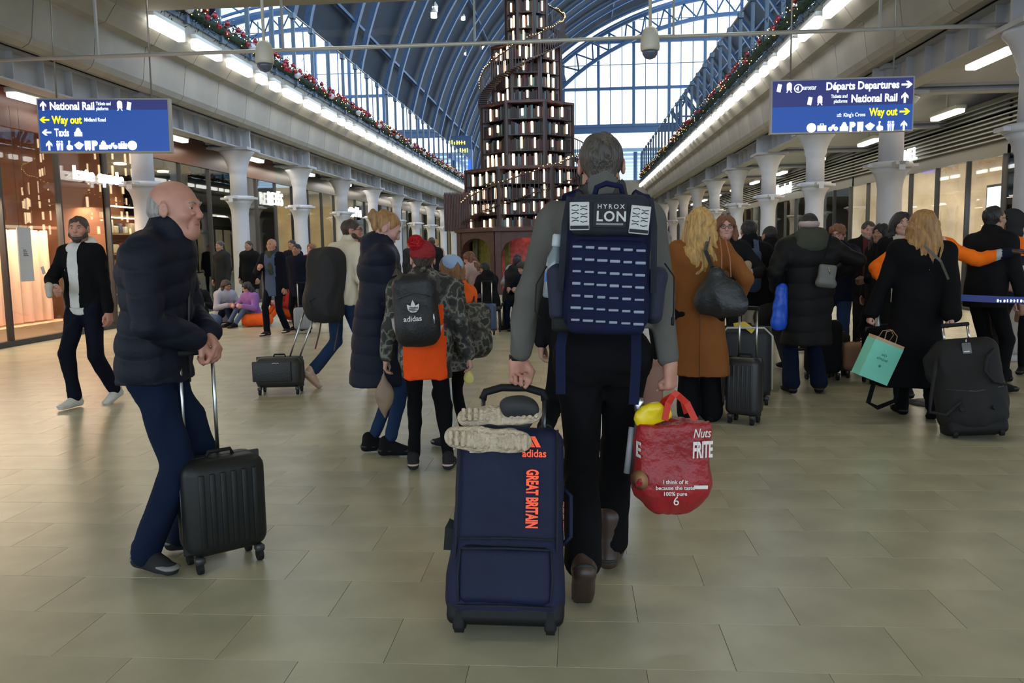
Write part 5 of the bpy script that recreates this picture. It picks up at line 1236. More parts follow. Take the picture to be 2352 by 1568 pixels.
trainer('trainer', 'cream soled trainer lying sideways on top edge of the navy wheeled bag', (-.335, 3.035, .700), (Matrix.Rotation(-.18, 3, 'X') @ Matrix.Rotation(.05, 3, 'Y') @ Matrix(((0, -1, 0), (0, 0, 1), (-1, 0, 0)))).to_euler(), .335, M_up2)
trainer('trainer', 'grey trainer with orange laces behind, wedged on top of navy wheeled bag', (-.30, 3.16, .775), (Matrix.Rotation(-.75, 3, 'X') @ Matrix.Rotation(-.06, 3, 'Y') @ Matrix(((0, -1, 0), (0, 0, 1), (-1, 0, 0)))).to_euler(), .33, M_up)
sack('beanie', 'black cap tucked between the trainers on top of navy bag', 'hat', (-.225, 3.17, .790), 0, [cap((-.03, 0, .0), (.05, 0, .0), .036, .036, .02), ell((0, .0, .02), (.07, .045, .036), .02)], mat('cap_black', (.02, .021, .022), .7), .007, folds(.004, 20, 2), part='crown')

# red shopping bag in his right hand
M_rb = mat('red_bag', (.30, .012, .016), .42, bump=.5, bscale=26, var=.18, vscale=5); M_wt = mat('print_white', (.72, .68, .64), .6)
t = empty('shopping_bag', (.378, 3.30, .375), -.02, 'bulging red shopping bag with white print held by the man in grey', 'bag'); t.rotation_euler = (0, .02, .10)
fb = folds(.010, 13, 44)
link('bag_body', sdf_mesh('bag_body', [rbx((0, 0, .20), (.150, .085, .175), .06, .03), ell((0, 0, .10), (.145, .10, .105), .05), cap((-.04, -.02, .012), (.06, .0, .02), .05, .06, .04), rbx((0, .0, .42), (.140, .07, .075), .02, .01, None, True)], .0075, M_rb, lambda P: fb(P)), t)
for yy in (-.07, .07):
    strap(t, [(-.045, yy, .36), (-.025, yy * .5, .42), (.0, 0, .445), (.010, 0, .455), (.022, 0, .445), (.05, yy * .5, .42), (.075, yy, .36)], .026, .003, mat('red_strap', (.55, .03, .015), .5), 'handle')
yb = -.0975
text('Nuts', .052, M_wt, t, (.056, -.120, .300), (PI / 2, 0, .22), ext=.001, shear=.25, sx=.72); text('FRITE', .088, M_wt, t, (.056, -.122, .222), (PI / 2, 0, .22), ext=.001, bold=.0028, sx=.40)
for i, s in enumerate(('I think of it', 'because the taste', '100% pure')): text(s, .022, M_wt, t, (-.005, yb - .012, .115 - i * .024), ext=.0008, align='CENTER', bold=.0004)
text('6', .05, M_wt, t, (-.012, yb - .010, .028), ext=.0008); text('E', .085, M_wt, t, (-.153, -.05, .215), (PI / 2, 0, -1.3), ext=.001, bold=.002)
MB().lathe([(.0, -.001), (.04, 0), (.0, .001)], 18).build('printed_nut', mat('nut_brown', (.34, .17, .07), .6), t, (-.139, -.072, .12), (PI / 2, 0, -.75))
MB().span((.07, yb - .006, .092), (.125, yb - .003, .106)).build('print_stripe', M_wt, t)
sack('crisp_packet', 'crumpled yellow packet sticking out of the red shopping bag', 'packet', (.315, 3.28, .735), .2, [cap((-.05, 0, .0), (.04, 0, .01), .035, .03, .02, (1, .7, 1)), ell((-.01, 0, .035), (.045, .03, .03), .02)], mat('packet_yellow', (.80, .58, .01), .35), .007, folds(.006, 26, 8), part='wrapper')
t = empty('umbrella', (.235, 3.30, .60), 0, 'folded umbrella with steel knob poking up beside the red bag', 'umbrella'); t.rotation_euler = (0, .1, 0)
MB().tube([(0, 0, -.1), (0, 0, .16)], [.014, .012], 10).build('shaft', M_darktube, t); MB().lathe([(.0, .15), (.014, .155), (.020, .17), (.020, .20), (.013, .212), (.0, .214)], 14).build('knob', M_alu, t)
MB().tube([(-.02, 0, -.10), (-.02, 0, .09)], [.014, .012], 10).build('sleeve', mat('sleeve_grey', (.28, .29, .31), .4), t)

# ================================================================== old man and his case
om = person('bald old man in dark navy padded jacket leaning on his case handle', (-1.90, 3.58), -1.45, 1.75, 'ruddy', lean=.10, hl=(-.02, .24, 1.05), hr=(.06, .22, 1.03), el=(-.8, -.35, -.5), er=(.8, -.4, -.5), dl=(.35, .55, -.75), nl=(.2, -.6, -.7), dr=(-.35, .45, -.8), nr=(.1, -.6, -.75),
      cl=.42, cr=.8, til=.3, fl=(-.11, .03, 0), fr=(.12, -.05, 0), yl=.15, yr=-.55, head=(-.16, .03), nf=.055, hscale=1.12, hair=('fringe', 'grey'), old=True, vox=.0075, width=1.02, jaw=1.08,
      top=dict(m=M_pn, name='jacket', t=.034, hem=.85, flare=.185, w=1.05, collar=.085, fold=puffs(.010, .10, 3, .25), cuffback=.03, cw=.044, sw=1.0), legs=dict(m=C['darkjeans'], w=1.12, cuff=.078, end=.01, fold=.012), shoes=('grey', 'x'))
b = MB(); P0 = om['P']; 
b.tube([tuple(P0 + om['fw'] * .15 + A_((0, 0, -.08))), tuple(P0 + om['u'] * .2 + om['fw'] * .142), tuple(P0 + om['u'] * .45 + om['fw'] * .135), tuple(om['Nb'] + om['fw'] * .10 + A_((0, 0, .05)))], .007, 6); b.build('zip', mat('zip_dark', (.02, .02, .02), .5), om['root'])
case('black hard shell case with raised handle tubes in front of old man', -1.615, 3.56, R(42), .36, .22, .435, mat('shell_black', (.007, .008, .007), .5, spec=.35), .47, ribs=6, tubem=M_alu, tx0=(-.13, .015))

# ================================================================== family group
gm = person('woman in long navy padded coat with hair in a bun looking down', (-1.36, 5.56), -1.35, 1.70, 'rose', lean=.10, hl=(-.06, .33, 1.12), hr=(.08, .36, 1.12), el=(-.25, -.5, -.9), er=(.25, -.5, -.9), nl=(0, 0, 1), nr=(0, 0, 1), fl=(-.07, -.06, 0), fr=(.08, .06, 0), head=(-.05, -.42), hair=('bun', 'honey'), fem=True, vox=.010, width=1.12,
      top=dict(m=M_pn2, name='coat', t=.032, hem=.50, flare=.215, dep=.86, collar=.05, hoodie=True, fold=puffs(.009, .12, 5), sw=1.05), legs=dict(m=C['jeans'], w=.86, cuff=.043, end=.06), shoes=('black', 'x'))
t = empty('phone', W(gm, (.03, .44, 1.12)), -1.35, 'dark phone held by the woman in navy padded coat', 'phone'); MB().rbox((0, 0, 0), (.036, .07, .004), .003, 2).build('case', M_rub, t); MB().span((-.033, -.066, .0035), (.033, .066, .0048)).build('screen', mat('phone_screen', (.3, .35, .45), .2, emit=.3), t)

def split_kid(c, L, s):
    r = np.hypot(c[:, 0] * 0 + L[:, 0], 0); z = L[:, 2]
    core = (np.abs(L[:, 0]) < .15 * s) | ((np.abs(L[:, 0]) < .165 * s) & (z < .1))
    return np.where(core & (z < .36 * s) & (np.abs(L[:, 1]) < .2 * s), 1, 0)
kd = person('boy in camouflage and orange jacket with red bobble hat seen from behind', (-.95, 5.16), .10, 1.46, 'pale', hl=(-.27, .05, .66), hr=(.29, .05, .66), fl=(-.10, .02, 0), fr=(.13, 0, 0), yl=.05, yr=-.15, head=(.25, -.12), hair=('short', 'brown'), hat=('beanie', cloth('hat_red', (.30, .03, .035), bump=.6, bscale=90), 'bobble_hat'), vox=.010, width=1.12,
      top=dict(m=[CAMO, C['orange']], name='jacket', t=.026, hem=.60, flare=.165, dep=.85, collar=.05, hoodie=True, split=split_kid, sw=1.08, fold=folds(.008, 14, 2)), legs=dict(m=C['jetblack'], w=.92, cuff=.05, end=.03, fold=.008), shoes=('pinksole', 'x'), hscale=1.08)
pf = kd['F'].p((-.055, -.085, .115)); 
b = MB(); r_ = random.Random(4)
for i in range(420):
    dv = Vector((r_.gauss(0, 1), r_.gauss(0, 1), r_.gauss(0, 1))).normalized(); wv = dv.orthogonal().normalized() * .004; p_ = Vector(pf)
    b.add([p_ + dv * .01 - wv, p_ + dv * .01 + wv, p_ + dv * .052 + wv, p_ + dv * .052 - wv], [(0, 1, 2, 3)])
b.lathe([(0, -.045), (.032, -.032), (.045, 0), (.032, .032), (0, .045)], 12, c=tuple(pf)); b.build('bobble', mat('bobble_red', (.50, .01, .012), .85), kd['root'])
for s, h_, k_, a_ in ((1, kd['hipR'], kd['knR'], kd['anR']),): strap(kd['root'], [tuple(h_ * .5 + k_ * .5 + A_((s * .062, -.01, 0))), tuple(k_ + A_((s * .050, -.01, 0))), tuple(a_ + A_((s * .036, -.01, .06)))], .012, .004, M_thr, 'side_stripe')
t = sack('backpack', 'black school backpack with white leaf logo on the boy in orange', 'backpack', W(kd, (-.02, -.20, .83)), .16, [rbx((0, 0, .22), (.135, .085, .22), .07, .03), ell((0, -.05, .14), (.12, .075, .13), .04)], M_shine, .009, folds(.006, 13, 6), roll=-.06, part='main_compartment')
for s in (-1, 1): strap(t, [(s * .07, .06, .42), (s * .10, .13, .46), (s * .12, .22, .42)], .045, .01, M_shine, 'shoulder_strap'); strap(t, [(s * .12, .05, .05), (s * .15, .12, .12), (s * .16, .2, .2)], .02, .004, M_thr, 'lower_strap')
MB().tube([(-.11, -.095, .30), (0, -.12, .335), (.11, -.095, .30)], .004, 6).build('zip', M_dark, t); MB().rbox((.105, -.125, .17), (.004, .003, .03), .002, 1).build('zip_pull', M_alu, t)
lf = MB()
for a, L in ((-.62, .062), (0, .075), (.62, .062)):
    pts = []
    for j in range(13):
        u_a = j / 12; ww = .015 * math.sin(PI * u_a ** .8); pts.append((ww, u_a * L))
    pts = pts + [(-x_, z_) for x_, z_ in pts[-2:0:-1]]; ca, sa = math.cos(a), math.sin(a)
    v = [(x_ * ca + z_ * sa, -.131, -x_ * sa + z_ * ca) for x_, z_ in pts]; lf.add(v + [(x_, -.127, z_) for x_, _, z_ in v], [tuple(range(len(v)))] + [(i, (i + 1) % len(v), (i + 1) % len(v) + len(v), i + len(v)) for i in range(len(v))])
lf.build('logo', M_wt, t, (-.012, 0, .215)); text('adidas', .044, M_wt, t, (-.075, -.134, .165), bold=.0008, ext=.001)
for q in range(3): MB().span((-.03, -.133, .0), (.025, -.1275, .004)).build('logo_stripe', M_shine, t, (-.008, 0, .225 + q * .009))
k2 = person('child in pale blue hat and orange jacket facing the bobble hat boy', (-.86, 5.80), .75, 1.36, 'rose', fl=(-.09, 0, 0), fr=(.09, 0, 0), head=(.3, -.1), hair=('bob', 'copper'), hat=('beanie', C['bluecap'], 'woolly_hat'), vox=.011, hl=(-.1, .22, .8), hr=(.16, .2, .75), top=dict(m=[CAMO, C['hotorange']], name='jacket', t=.024, hem=.56, flare=.16, collar=.04, split=lambda c, L, s: np.where((L[:, 0] > .02) & (L[:, 1] < .06) & (L[:, 2] > .12), 1, 0), hoodie=True), legs=dict(m=C['jetblack'], w=.9, cuff=.05), shoes=('grey', 'x'), hscale=1.1)
t = sack('backpack', 'camouflage backpack on the child in pale blue hat', 'backpack', W(k2, (.03, -.20, .66)), .72, [rbx((0, 0, .19), (.12, .085, .19), .07, .03), ell((0, -.05, .12), (.11, .08, .11), .03)], CAMO, .010, folds(.006, 13, 8), part='main_compartment')
for s in (-1, 1): strap(t, [(s * .06, .06, .36), (s * .09, .12, .40), (s * .10, .2, .36)], .04, .01, CAMO, 'shoulder_strap')
# carrier bag and snack
sack('tote_bag', 'small tan drawstring bag hanging between woman and boy', 'bag', W(kd, (kd['hl'][0] - .02, kd['hl'][1], kd['hl'][2] - .37)), .2, [ell((0, 0, .12), (.062, .04, .09), .03), cap((0, 0, .18), (0, 0, .3), .025, .010, .03), cap((0, 0, .05), (0, 0, -.02), .03, .008, .03)], mat('bag_tan', (.26, .17, .11), .6), .008, folds(.006, 20, 1), part='pouch')
sack('snack_bag', 'small pale yellow snack bag in the boys right hand', 'packet', W(kd, (kd['hr'][0], kd['hr'][1] + .01, kd['hr'][2] - .15)), 0, [ell((0, 0, 0), (.035, .02, .04), .02), cap((0, 0, .02), (0, 0, .06), .02, .01, .02)], mat('snack_yellow', (.62, .52, .16), .4), .007, folds(.004, 30, 1), part='wrapper')

# man with the huge rucksack
fm = person('man in cream jacket and glasses striding right beneath huge rucksack', (-2.38, 8.3), -.60, 1.76, 'ruddy', lean=.16, nf=.05, hl=(-.22, .22, .95), hr=(.20, .22, .95), fl=(-.20, -.27, .09), fr=(.1, .30, 0), pl=-.7, pr=.15, head=(-.85, .1), hair=('short', 'brown'), glasses='clear', vox=.012, beard='brown', top=dict(m=C['cream'], t=.025, hem=.86, flare=.16, collar=.06), legs=dict(m=C['jeans'], w=1, cuff=.065, end=.06), shoes=('tan', 'x'))
t = sack('backpack', 'huge black rucksack on the man in cream jacket', 'backpack', W(fm, (-.02, -.22, .70)), -.60, [rbx((0, 0, .37), (.20, .16, .38), .13, .05), ell((0, -.09, .22), (.17, .13, .19), .05)], mat('ruck_black', (.008, .008, .009), .75, bump=.2, bscale=200), .013, folds(.010, 9, 6), tilt=-.10, part='main_compartment')
for s in (-1, 1): strap(t, [(s * .09, .12, .70), (s * .13, .22, .72), (s * .15, .34, .64)], .06, .014, M_shine, 'shoulder_strap'); strap(t, [(s * .14, .08, .05), (s * .14, .06, -.1), (s * .15, .02, -.28)], .02, .004, M_shine, 'hanging_strap')
MB().tube([(.05, -.21, .10), (.08, -.22, .16), (.03, -.22, .2), (.10, -.2, .24)], .004, 6).build('logo', M_charcoal if 'M_charcoal' in globals() else C['charcoal'], t)
tr = case('small black cabin case trailing behind the rucksack man', -2.95, 8.0, .12, .46, .26, .30, mat('cabin_black', (.014, .014, .013), .5, bump=.2), 0, ribs=0)
MB().rbox((-.05, -.138, .24), (.19, .012, .10), .01, 2).build('front_pocket', MATS['cabin_black'], tr); MB().tube([(-.05, -.15, .31), (-.03, -.155, .325), (.02, -.155, .325), (.03, -.15, .31)], .004, 6).build('pull', M_alu, tr)
for s in (0, 1): MB().tube([(.10 + s * .10, .0, .36), (.26 + s * .12, .1, .86)], .009, 8).build('handle_tube', M_alu, tr)
MB().rbox((.32, .1, .86), (.07, .014, .014), .008, 1).build('grip', M_rub, tr)

# walking man at far left
def front_split(w_=.06): return lambda c, L, s: np.where((np.abs(L[:, 0]) < (w_ - .0 * L[:, 2])) & (L[:, 1] > .03), 1, 0)
em = person('man in white hoodie under black jacket walking towards the camera', (-4.57, 7.40), 2.95, 1.78, 'ruddy', hl=(-.27, .0, .82), hr=(.04, .30, 1.10), er=(.9, -.3, -.3), fl=(-.10, -.20, .02), fr=(.05, .15, 0), pl=-.25, yr=.0, head=(.45, .05), hair=('short', 'brown'), beard='brown', vox=.011, cr=.9,
      top=dict(m=C['white'], name='hoodie', t=.002, hem=.86, flare=.14, hoodie=True, sleeveless=True, collar=.04), over=dict(m=[C['jetblack'], C['white']], name='jacket', t=.018, hem=.92, flare=.15, collar=.0, split=front_split(.055), fold=folds(.008, 12, 8)), legs=dict(m=C['deepnavy'], w=1.08, cuff=.062, end=.03, fold=.01), shoes=('white', 'x'), hscale=1.02)
t = sack('paper_cup', 'small drink cup held by the man in white hoodie', 'cup', W(em, (.03, .37, 1.06)), 0, [cap((0, 0, .0), (0, 0, .08), .028, .036, .01)], mat('cup_pale', (.5, .42, .34), .6), .006, part='cup')
MB().rbox((-.12, .178, 1.30), (.018, .004, .035), .003, 1).build('badge', mat('badge_pink', (.5, .42, .4), .6), em['root'], rot=(0, .3, 0))

# ================================================================== right side group
nm = person('blonde woman in long camel coat seen from behind beside black cases', (.98, 6.62), -.12, 1.70, 'pale', lean=-.02, hl=(-.26, .1, .86), hr=(.30, .12, .95), fl=(-.08, 0, 0), fr=(.10, .05, 0), hair=('long', 'blonde'), fem=True, vox=.0105, width=1.15, head=(-.15, 0), hscale=1.08, er=(.5, -.4, 0),
      top=dict(m=C['camel'], name='coat', t=.022, hem=.385, flare=.235, dep=.78, collar=.06, fold=folds(.008, 8, 11), sw=1.12), legs=dict(m=C['jetblack'], w=1.25, cuff=.095, end=.0), shoes=('black', 'x'))
MB().tube([tuple(nm['P'] + A_((0, -.17, .25))), tuple(nm['P'] + A_((0, -.185, -.1))), tuple(nm['P'] + A_((0, -.205, -.5)))], .004, 5).build('back_seam', C['brown'], nm['root'])
t = sack('shoulder_bag', 'slouchy black leather shoulder bag on the camel coat woman', 'handbag', W(nm, (.15, -.27, .87)), -.2, [cap((-.09, 0, .11), (.10, 0, .09), .10, .105, .05, (1, .6, 1)), cap((-.06, 0, .18), (-.03, 0, .32), .12, .07, .05, (1, .5, 1)), ell((.02, 0, .19), (.14, .055, .12), .04)], mat('leather_black', (.010, .010, .011), .42, bump=.2, bscale=40), .010, folds(.008, 12, 7), part='pouch')
strap(t, [(-.07, 0, .38), (-.12, .06, .50), (-.10, .16, .62)], .03, .006, MATS['leather_black'], 'handle'); MB().tube([(.07, .0, .30), (.06, .06, .44), (.02, .14, .60)], .006, 6).build('handle', mat('leather_tan', (.30, .10, .05), .5), t); MB().tube([(.0, .0, .34), (.0, .06, .46), (-.02, .14, .60)], .006, 6).build('handle', MATS['leather_tan'], t)
case('small black four wheel case at the camel coat womans right hand', 1.335, 6.60, -.55, .27, .20, .46, mat('case_black', (.014, .014, .015), .45), .38, ribs=6)
case('upright black case right behind the camel coat woman', 1.12, 6.98, -.3, .24, .2, .36, MATS['case_black'], 0, ribs=0)
tc = case('large black case with pale trim behind the small black case', 1.50, 7.45, -.1, .46, .28, .62, mat('case_jet', (.008, .008, .009), .6), 0, ribs=0)
MB().tube([(-.22, -.15, .62), (-.16, -.15, .69), (.15, -.15, .69), (.22, -.15, .62), (.225, -.15, .15)], .010, 6).build('trim', mat('pale_trim', (.45, .42, .36), .5), tc); strap(tc, [(-.10, -.10, .70), (-.02, -.13, .72), (.06, -.15, .66)], .05, .01, mat('yellow_strap', (.65, .45, .06), .6), 'luggage_strap')
oc = person('auburn haired woman with glasses holding a coffee cup facing camera', (1.42, 8.0), 2.95, 1.70, 'rose', hl=(-.22, .30, 1.15), hr=(.26, .05, .85), nl=(.3, .3, .9), fl=(-.09, 0, 0), fr=(.09, 0, 0), head=(.12, .03), hair=('bob', 'auburn'), glasses='clear', fem=True, vox=.011, cl=.8, width=1.05, top=dict(m=[C['black'], C['brown']], t=.02, hem=.75, flare=.18, collar=.03, split=front_split(.045)), legs=dict(m=C['black']), shoes=('black', 'x'))
sack('coffee_cup', 'brown paper coffee cup held by the auburn haired woman', 'cup', W(oc, (-.20, .40, 1.13)), 0, [cap((0, 0, .02), (0, 0, .10), .030, .038, .01)], mat('cup_brown', (.30, .20, .12), .7), .007, part='cup')
pm_ = person('dark haired person with blue backpack seen from behind near auburn woman', (1.78, 8.7), .1, 1.67, 'tan', fl=(-.09, 0, 0), fr=(.09, 0, 0), hair=('short', 'black'), vox=.012, width=1.1, top=dict(m=C['black'], t=.03, hem=.78, flare=.18, collar=.08), legs=dict(m=C['cream'], w=1.1, cuff=.07), shoes=('black', 'x'))
t = sack('backpack', 'slate blue backpack on the dark haired person', 'backpack', W(pm_, (-.08, -.22, .95)), .1, [rbx((0, 0, .20), (.14, .08, .22), .07, .03), ell((0, -.07, .12), (.11, .06, .11), .03)], C['slateblue'], .012, folds(.006, 12, 3), part='main_compartment')
for s in (-1, 1): strap(t, [(s * .09, -.01, .4), (s * .11, .09, .50), (s * .11, .2, .46)], .05, .012, C['slateblue'], 'shoulder_strap')
sack('shoulder_bag', 'big black holdall hanging beside the blue backpack person', 'handbag', (2.02, 8.45, .55), 0, [cap((-.12, 0, .14), (.12, 0, .1), .13, .12, .05, (1, .7, 1)), cap((0, 0, .2), (0, 0, .75), .05, .02, .04, (.8, .3, 1))], C['charcoal'], .012, folds(.01, 12, 2), part='pouch')
qm = person('person in long black puffer coat with olive hood seen from behind', (2.16, 7.9), .05, 1.70, 'rose', fl=(-.13, 0, 0), fr=(.14, .02, 0), yl=.1, yr=-.4, hl=(-.27, .05, 1.0), hr=(.30, .16, 1.12), head=(-.25, 0), hair=('short', 'black'), hat=('headband', cloth('band_pink', (.42, .33, .31)), 'headband'), vox=.0115, width=1.25, er=(.9, -.3, 0),
      top=dict(m=M_pb_, name='coat', t=.045, hem=.47, flare=.20, dep=.85, collar=.06, fold=puffs(.011, .15, 9), sw=1.05), legs=dict(m=C['darkjeans'], w=1.1, cuff=.085), shoes=('black', 'x'), scarf=None)
link('hood', sdf_mesh('hood', [ell(tuple(qm['Nb'] - qm['fw'] * .05 + qm['u'] * .04), (.16, .13, .105), .04), ell(tuple(qm['Nb'] - qm['fw'] * .10 - qm['u'] * .03), (.15, .09, .09), .05), ell(tuple(qm['Nb'] + qm['u'] * .16 + qm['fw'] * .02), (.115, .12, .1), .02, None, True)], .011, C['olive'], folds(.012, 15, 4)), qm['root'])
sack('carrier_bag', 'bright blue carrier bag at the left of black puffer coat', 'bag', (1.885, 7.82, .63), .1, [cap((-.0, 0, .06), (.0, 0, .36), .075, .055, .04, (1, .6, 1))], mat('bag_blue', (.01, .09, .62), .4), .009, folds(.01, 14, 5), part='bag_body', roll=.05)
t = sack('handbag', 'small grey handbag with gold zip at right of puffer coat', 'handbag', (2.235, 7.62, 1.02), -.15, [rbx((0, 0, .11), (.075, .04, .09), .025, .02), cap((-.05, 0, .03), (.06, 0, .03), .035, .035, .03)], mat('bag_grey', (.14, .135, .125), .5), .008, folds(.004, 14, 5), part='pouch', roll=.12)
MB().tube([(.0, -.045, .18), (.02, -.046, .12)], .004, 6).build('zip', mat('gold', (.6, .42, .15), .3, metal=1), t); strap(t, [(-.05, 0, .19), (-.02, .05, .36), (.0, .12, .48)], .018, .005, C['black'], 'handle')

vm = person('blonde woman in long black coat pulling a big black trolley bag', (2.72, 6.80), -.15, 1.66, 'pale', side=.03, hl=(-.34, .02, .83), hr=(.20, -.20, .80), fl=(-.07, .10, 0), fr=(.11, -.14, .02), pr=-.3, head=(-.1, 0), hair=('long', 'honey'), fem=True, vox=.0105, width=1.2, hscale=1.08, cl=.9, cr=.9, er=(.8, -.3, 0),
      top=dict(m=C['jetblack'], name='coat', t=.03, hem=.27, flare=.235, dep=.8, collar=.05, hoff=(-.07, .0, 0), fold=folds(.014, 7, 15), sw=1.05, cw=.05), legs=dict(m=C['black'], w=1.0, cuff=.06), shoes=('ankleboot', 'x'))
strap(vm['root'], [(-.20, -.12, .62), (-.31, -.14, .4), (-.37, -.14, .14), (-.30, -.14, .10), (-.17, -.14, .16), (-.15, -.14, .3)], .035, .006, C['jetblack'], 'coat_belt')
strap(vm['root'], [(-.02, -.205, 1.38), (.10, -.215, 1.26), (.17, -.17, 1.12)], .018, .006, mat('strap_olive', (.06, .05, .03), .5), 'bag_strap')
M_mint = mat('mint_paper', (.19, .60, .45), .55, var=.05)
t = empty('paper_bag', (2.275, 6.55, .36), .25, 'mint green paper carrier bag swinging from the black coat woman', 'bag'); t.rotation_euler = (.1, .38, .25)
b = MB(); b.span((-.13, -.055, 0), (.13, .055, .30)); b.build('bag_body', M_mint, t)
MB().span((-.128, -.053, .30), (.128, .053, .325)).build('tissue', mat('tissue_tan', (.50, .33, .20), .7), t)
for yy in (-.05, .05): MB().tube([(-.05, yy, .30), (-.05, yy * .5, .38), (0, yy * .2, .41), (.05, yy * .5, .38), (.05, yy, .30)], .0035, 6).build('handle', mat('cord_tan', (.35, .2, .1), .7), t)
M_mp = mat('mint_print', (.05, .2, .16), .6); marks(4, .05, .02, M_mp, t, (-.025, -.0565, .20), seed=8, ext=.0006); marks(8, .10, .02, M_mp, t, (-.05, -.0565, .165), seed=9, ext=.0006)
MB().disc((.0, -.057, .12), .010, .002, 12).build('sticker', MATS['mint_print'], t)
# big black duffel trolley
M_df = mat('duffel_black', (.014, .0135, .0135), .7, spec=.25, bump=.25, bscale=220, var=.15)
t = empty('trolley_bag', (2.875, 6.10, .03), -.18, 'big charcoal duffel trolley with grey tag behind the black coat woman', 'suitcase'); t.rotation_euler = (-.30, -.10, -.18)
link('body', sdf_mesh('body', [rbx((0, 0, .36), (.225, .15, .33), .10, .04), ell((.0, -.06, .25), (.225, .14, .24), .05), cap((-.20, .0, .45), (-.22, .0, .55), .07, .06, .05)], .010, M_df, folds(.009, 10, 17)), t)
MB().rbox((0, .02, .05), (.20, .15, .06), .04, 3).build('base_shell', M_rub, t)
for s in (-1, 1):
    MB().disc((s * .15, -.09, .0), .032, .014, 16, 'x').build('wheel', M_rub, t); MB().disc((s * .105, -.19, .16), .016, .012, 12, 'y').build('foot_stud', M_rub, t)
    MB().tube([(s * .085, .13, .68), (s * .085, .13, .83)], .010, 8).build('handle_tube', M_alu, t)
MB().rbox((0, .13, .83), (.10, .016, .014), .01, 2).build('grip', M_rub, t)
MB().tube([(-.21, -.13, .55), (-.24, -.17, .45), (-.29, -.16, .25), (-.30, -.12, .16), (-.20, -.15, .13), (-.1, -.185, .22)], .014, 8).build('shoulder_strap', M_df, t)
MB().tube([(.17, -.14, .58), (.10, -.19, .52), (.07, -.21, .42), (.12, -.21, .34), (.20, -.18, .32)], .012, 8).build('carry_handle', M_df, t)
MB().tube([(-.18, -.15, .31), (0, -.205, .28), (.19, -.15, .31)], .005, 6).build('piping', M_dark, t); MB().rbox((-.01, -.155, .60), (.03, .004, .04), .005, 1).build('luggage_tag', mat('tag_grey', (.12, .12, .12), .5), t); MB().rbox((-.015, -.161, .575), (.02, .001, .004), .001, 1).build('tag_print', M_wt, t)
MB().tube([(-.005, -.15, .67), (-.01, -.16, .645)], .005, 6).build('tag_clip', M_alu, t); MB().rbox((.19, -.135, .33), (.010, .012, .014), .004, 1).build('padlock', M_alu, t)

# barrier staff and queue
hv = dict(m=[C['hivis'], C['greyband'], C['navy']], name='hi_vis_jacket', t=.03, hem=.80, flare=.18, collar=.05, fold=folds(.008, 12, 3))
def hv_split(k=0):
    def f(c, L, s):
        z = L[:, 2]; r = np.abs(L[:, 0])
        a = np.zeros(len(c), int); a[(z < .28 * s) & (r < .24)] = 2; a[(r > .60)] = 2; a[(r > .56) & (r <= .60)] = 1; a[((z < .20 * s) & (z > .155 * s) & (r < .25))] = 1; a[((z < .06 * s) & (z > .02 * s) & (r < .25))] = 1; a[(r > .13) & (r < .155) & (z > .28 * s)] = 1
        return a
    return f
hv['split'] = hv_split()
wm = person('steward in orange hi-vis jacket stretching one arm out to the side', (3.14, 7.75), 3.05, 1.68, 'dark', hl=(-.665, .10, 1.31), hr=(.40, .18, 1.08), el=(-.3, -.3, -.8), dl=(-1, .05, .05), nl=(0, .2, -1), cl=.05, fl=(-.1, 0, 0), fr=(.1, 0, 0), head=(.1, 0), hair=('short', 'black'), vox=.0105, width=1.15, top=hv, legs=dict(m=C['black']), shoes=('black', 'x'), hand_k=1.1)
hv2 = dict(hv); hv2['split'] = lambda c, L, s: np.select([(L[:, 2] > .36 * s), (L[:, 2] < .27 * s) & (L[:, 2] > .21 * s), (L[:, 2] < .13 * s) & (L[:, 2] > .07 * s), (L[:, 2] <= .36 * s)], [0, 1, 1, 2])
person('steward in navy and orange striped jacket with dark hood turned away', (4.30, 8.6), 1.2, 1.70, 'dark', hl=(-.2, .25, 1.0), hr=(.3, .05, .85), fl=(-.1, 0, 0), fr=(.1, 0, 0), head=(.3, 0), hair=('short', 'black'), hat=('hood', C['charcoal'], 'hood'), vox=.012, width=1.1, top=hv2, legs=dict(m=C['black']), shoes=('black', 'x'))
person('man in sunglasses and black jacket beside the striped steward', (3.78, 7.95), -1.15, 1.74, 'tan', lean=.08, hl=(-.1, .35, 1.0), hr=(.3, .1, .85), fl=(-.1, 0, 0), fr=(.12, .1, 0), head=(-.1, .05), hair=('short', 'black'), glasses='sun', vox=.012, width=1.1, top=dict(m=[C['black'], C['teal']], t=.025, hem=.80, flare=.18, collar=.05, split=front_split(.04)), legs=dict(m=C['jetblack']), shoes=('black', 'x'))
person('dark haired woman with long curls and white top looking right', (3.31, 8.75), 2.7, 1.72, 'pale', head=(.35, .05), hair=('long', 'black'), fem=True, vox=.012, fl=(-.1, 0, 0), fr=(.1, 0, 0), top=dict(m=[C['black'], C['palecoat']], t=.02, hem=.8, flare=.17, collar=.05, split=front_split(.07)), legs=dict(m=C['black']), shoes=('black', 'x'))
person('woman with dark curly hair looking left in the queue', (3.42, 9.6), 1.9, 1.62, 'tan', head=(.25, .1), hair=('curly', 'black'), fem=True, vox=.0125, fl=(-.1, 0, 0), fr=(.1, 0, 0), hl=(-.15, .3, 1.0), cl=.6, top=dict(m=C['black'], t=.03, hem=.7, flare=.18, collar=.05), legs=dict(m=C['black']), shoes=('black', 'x'))
person('bearded grey man in black jacket and dull red shirt facing camera', (3.58, 10.5), 2.9, 1.68, 'rose', head=(.1, -.05), hair=('short', 'greyish'), beard='grey', vox=.0125, width=1.15, fl=(-.1, 0, 0), fr=(.1, 0, 0), top=dict(m=[C['black'], C['maroon']], t=.035, hem=.78, flare=.18, collar=.06, split=front_split(.06)), legs=dict(m=C['black']), shoes=('black', 'x'))
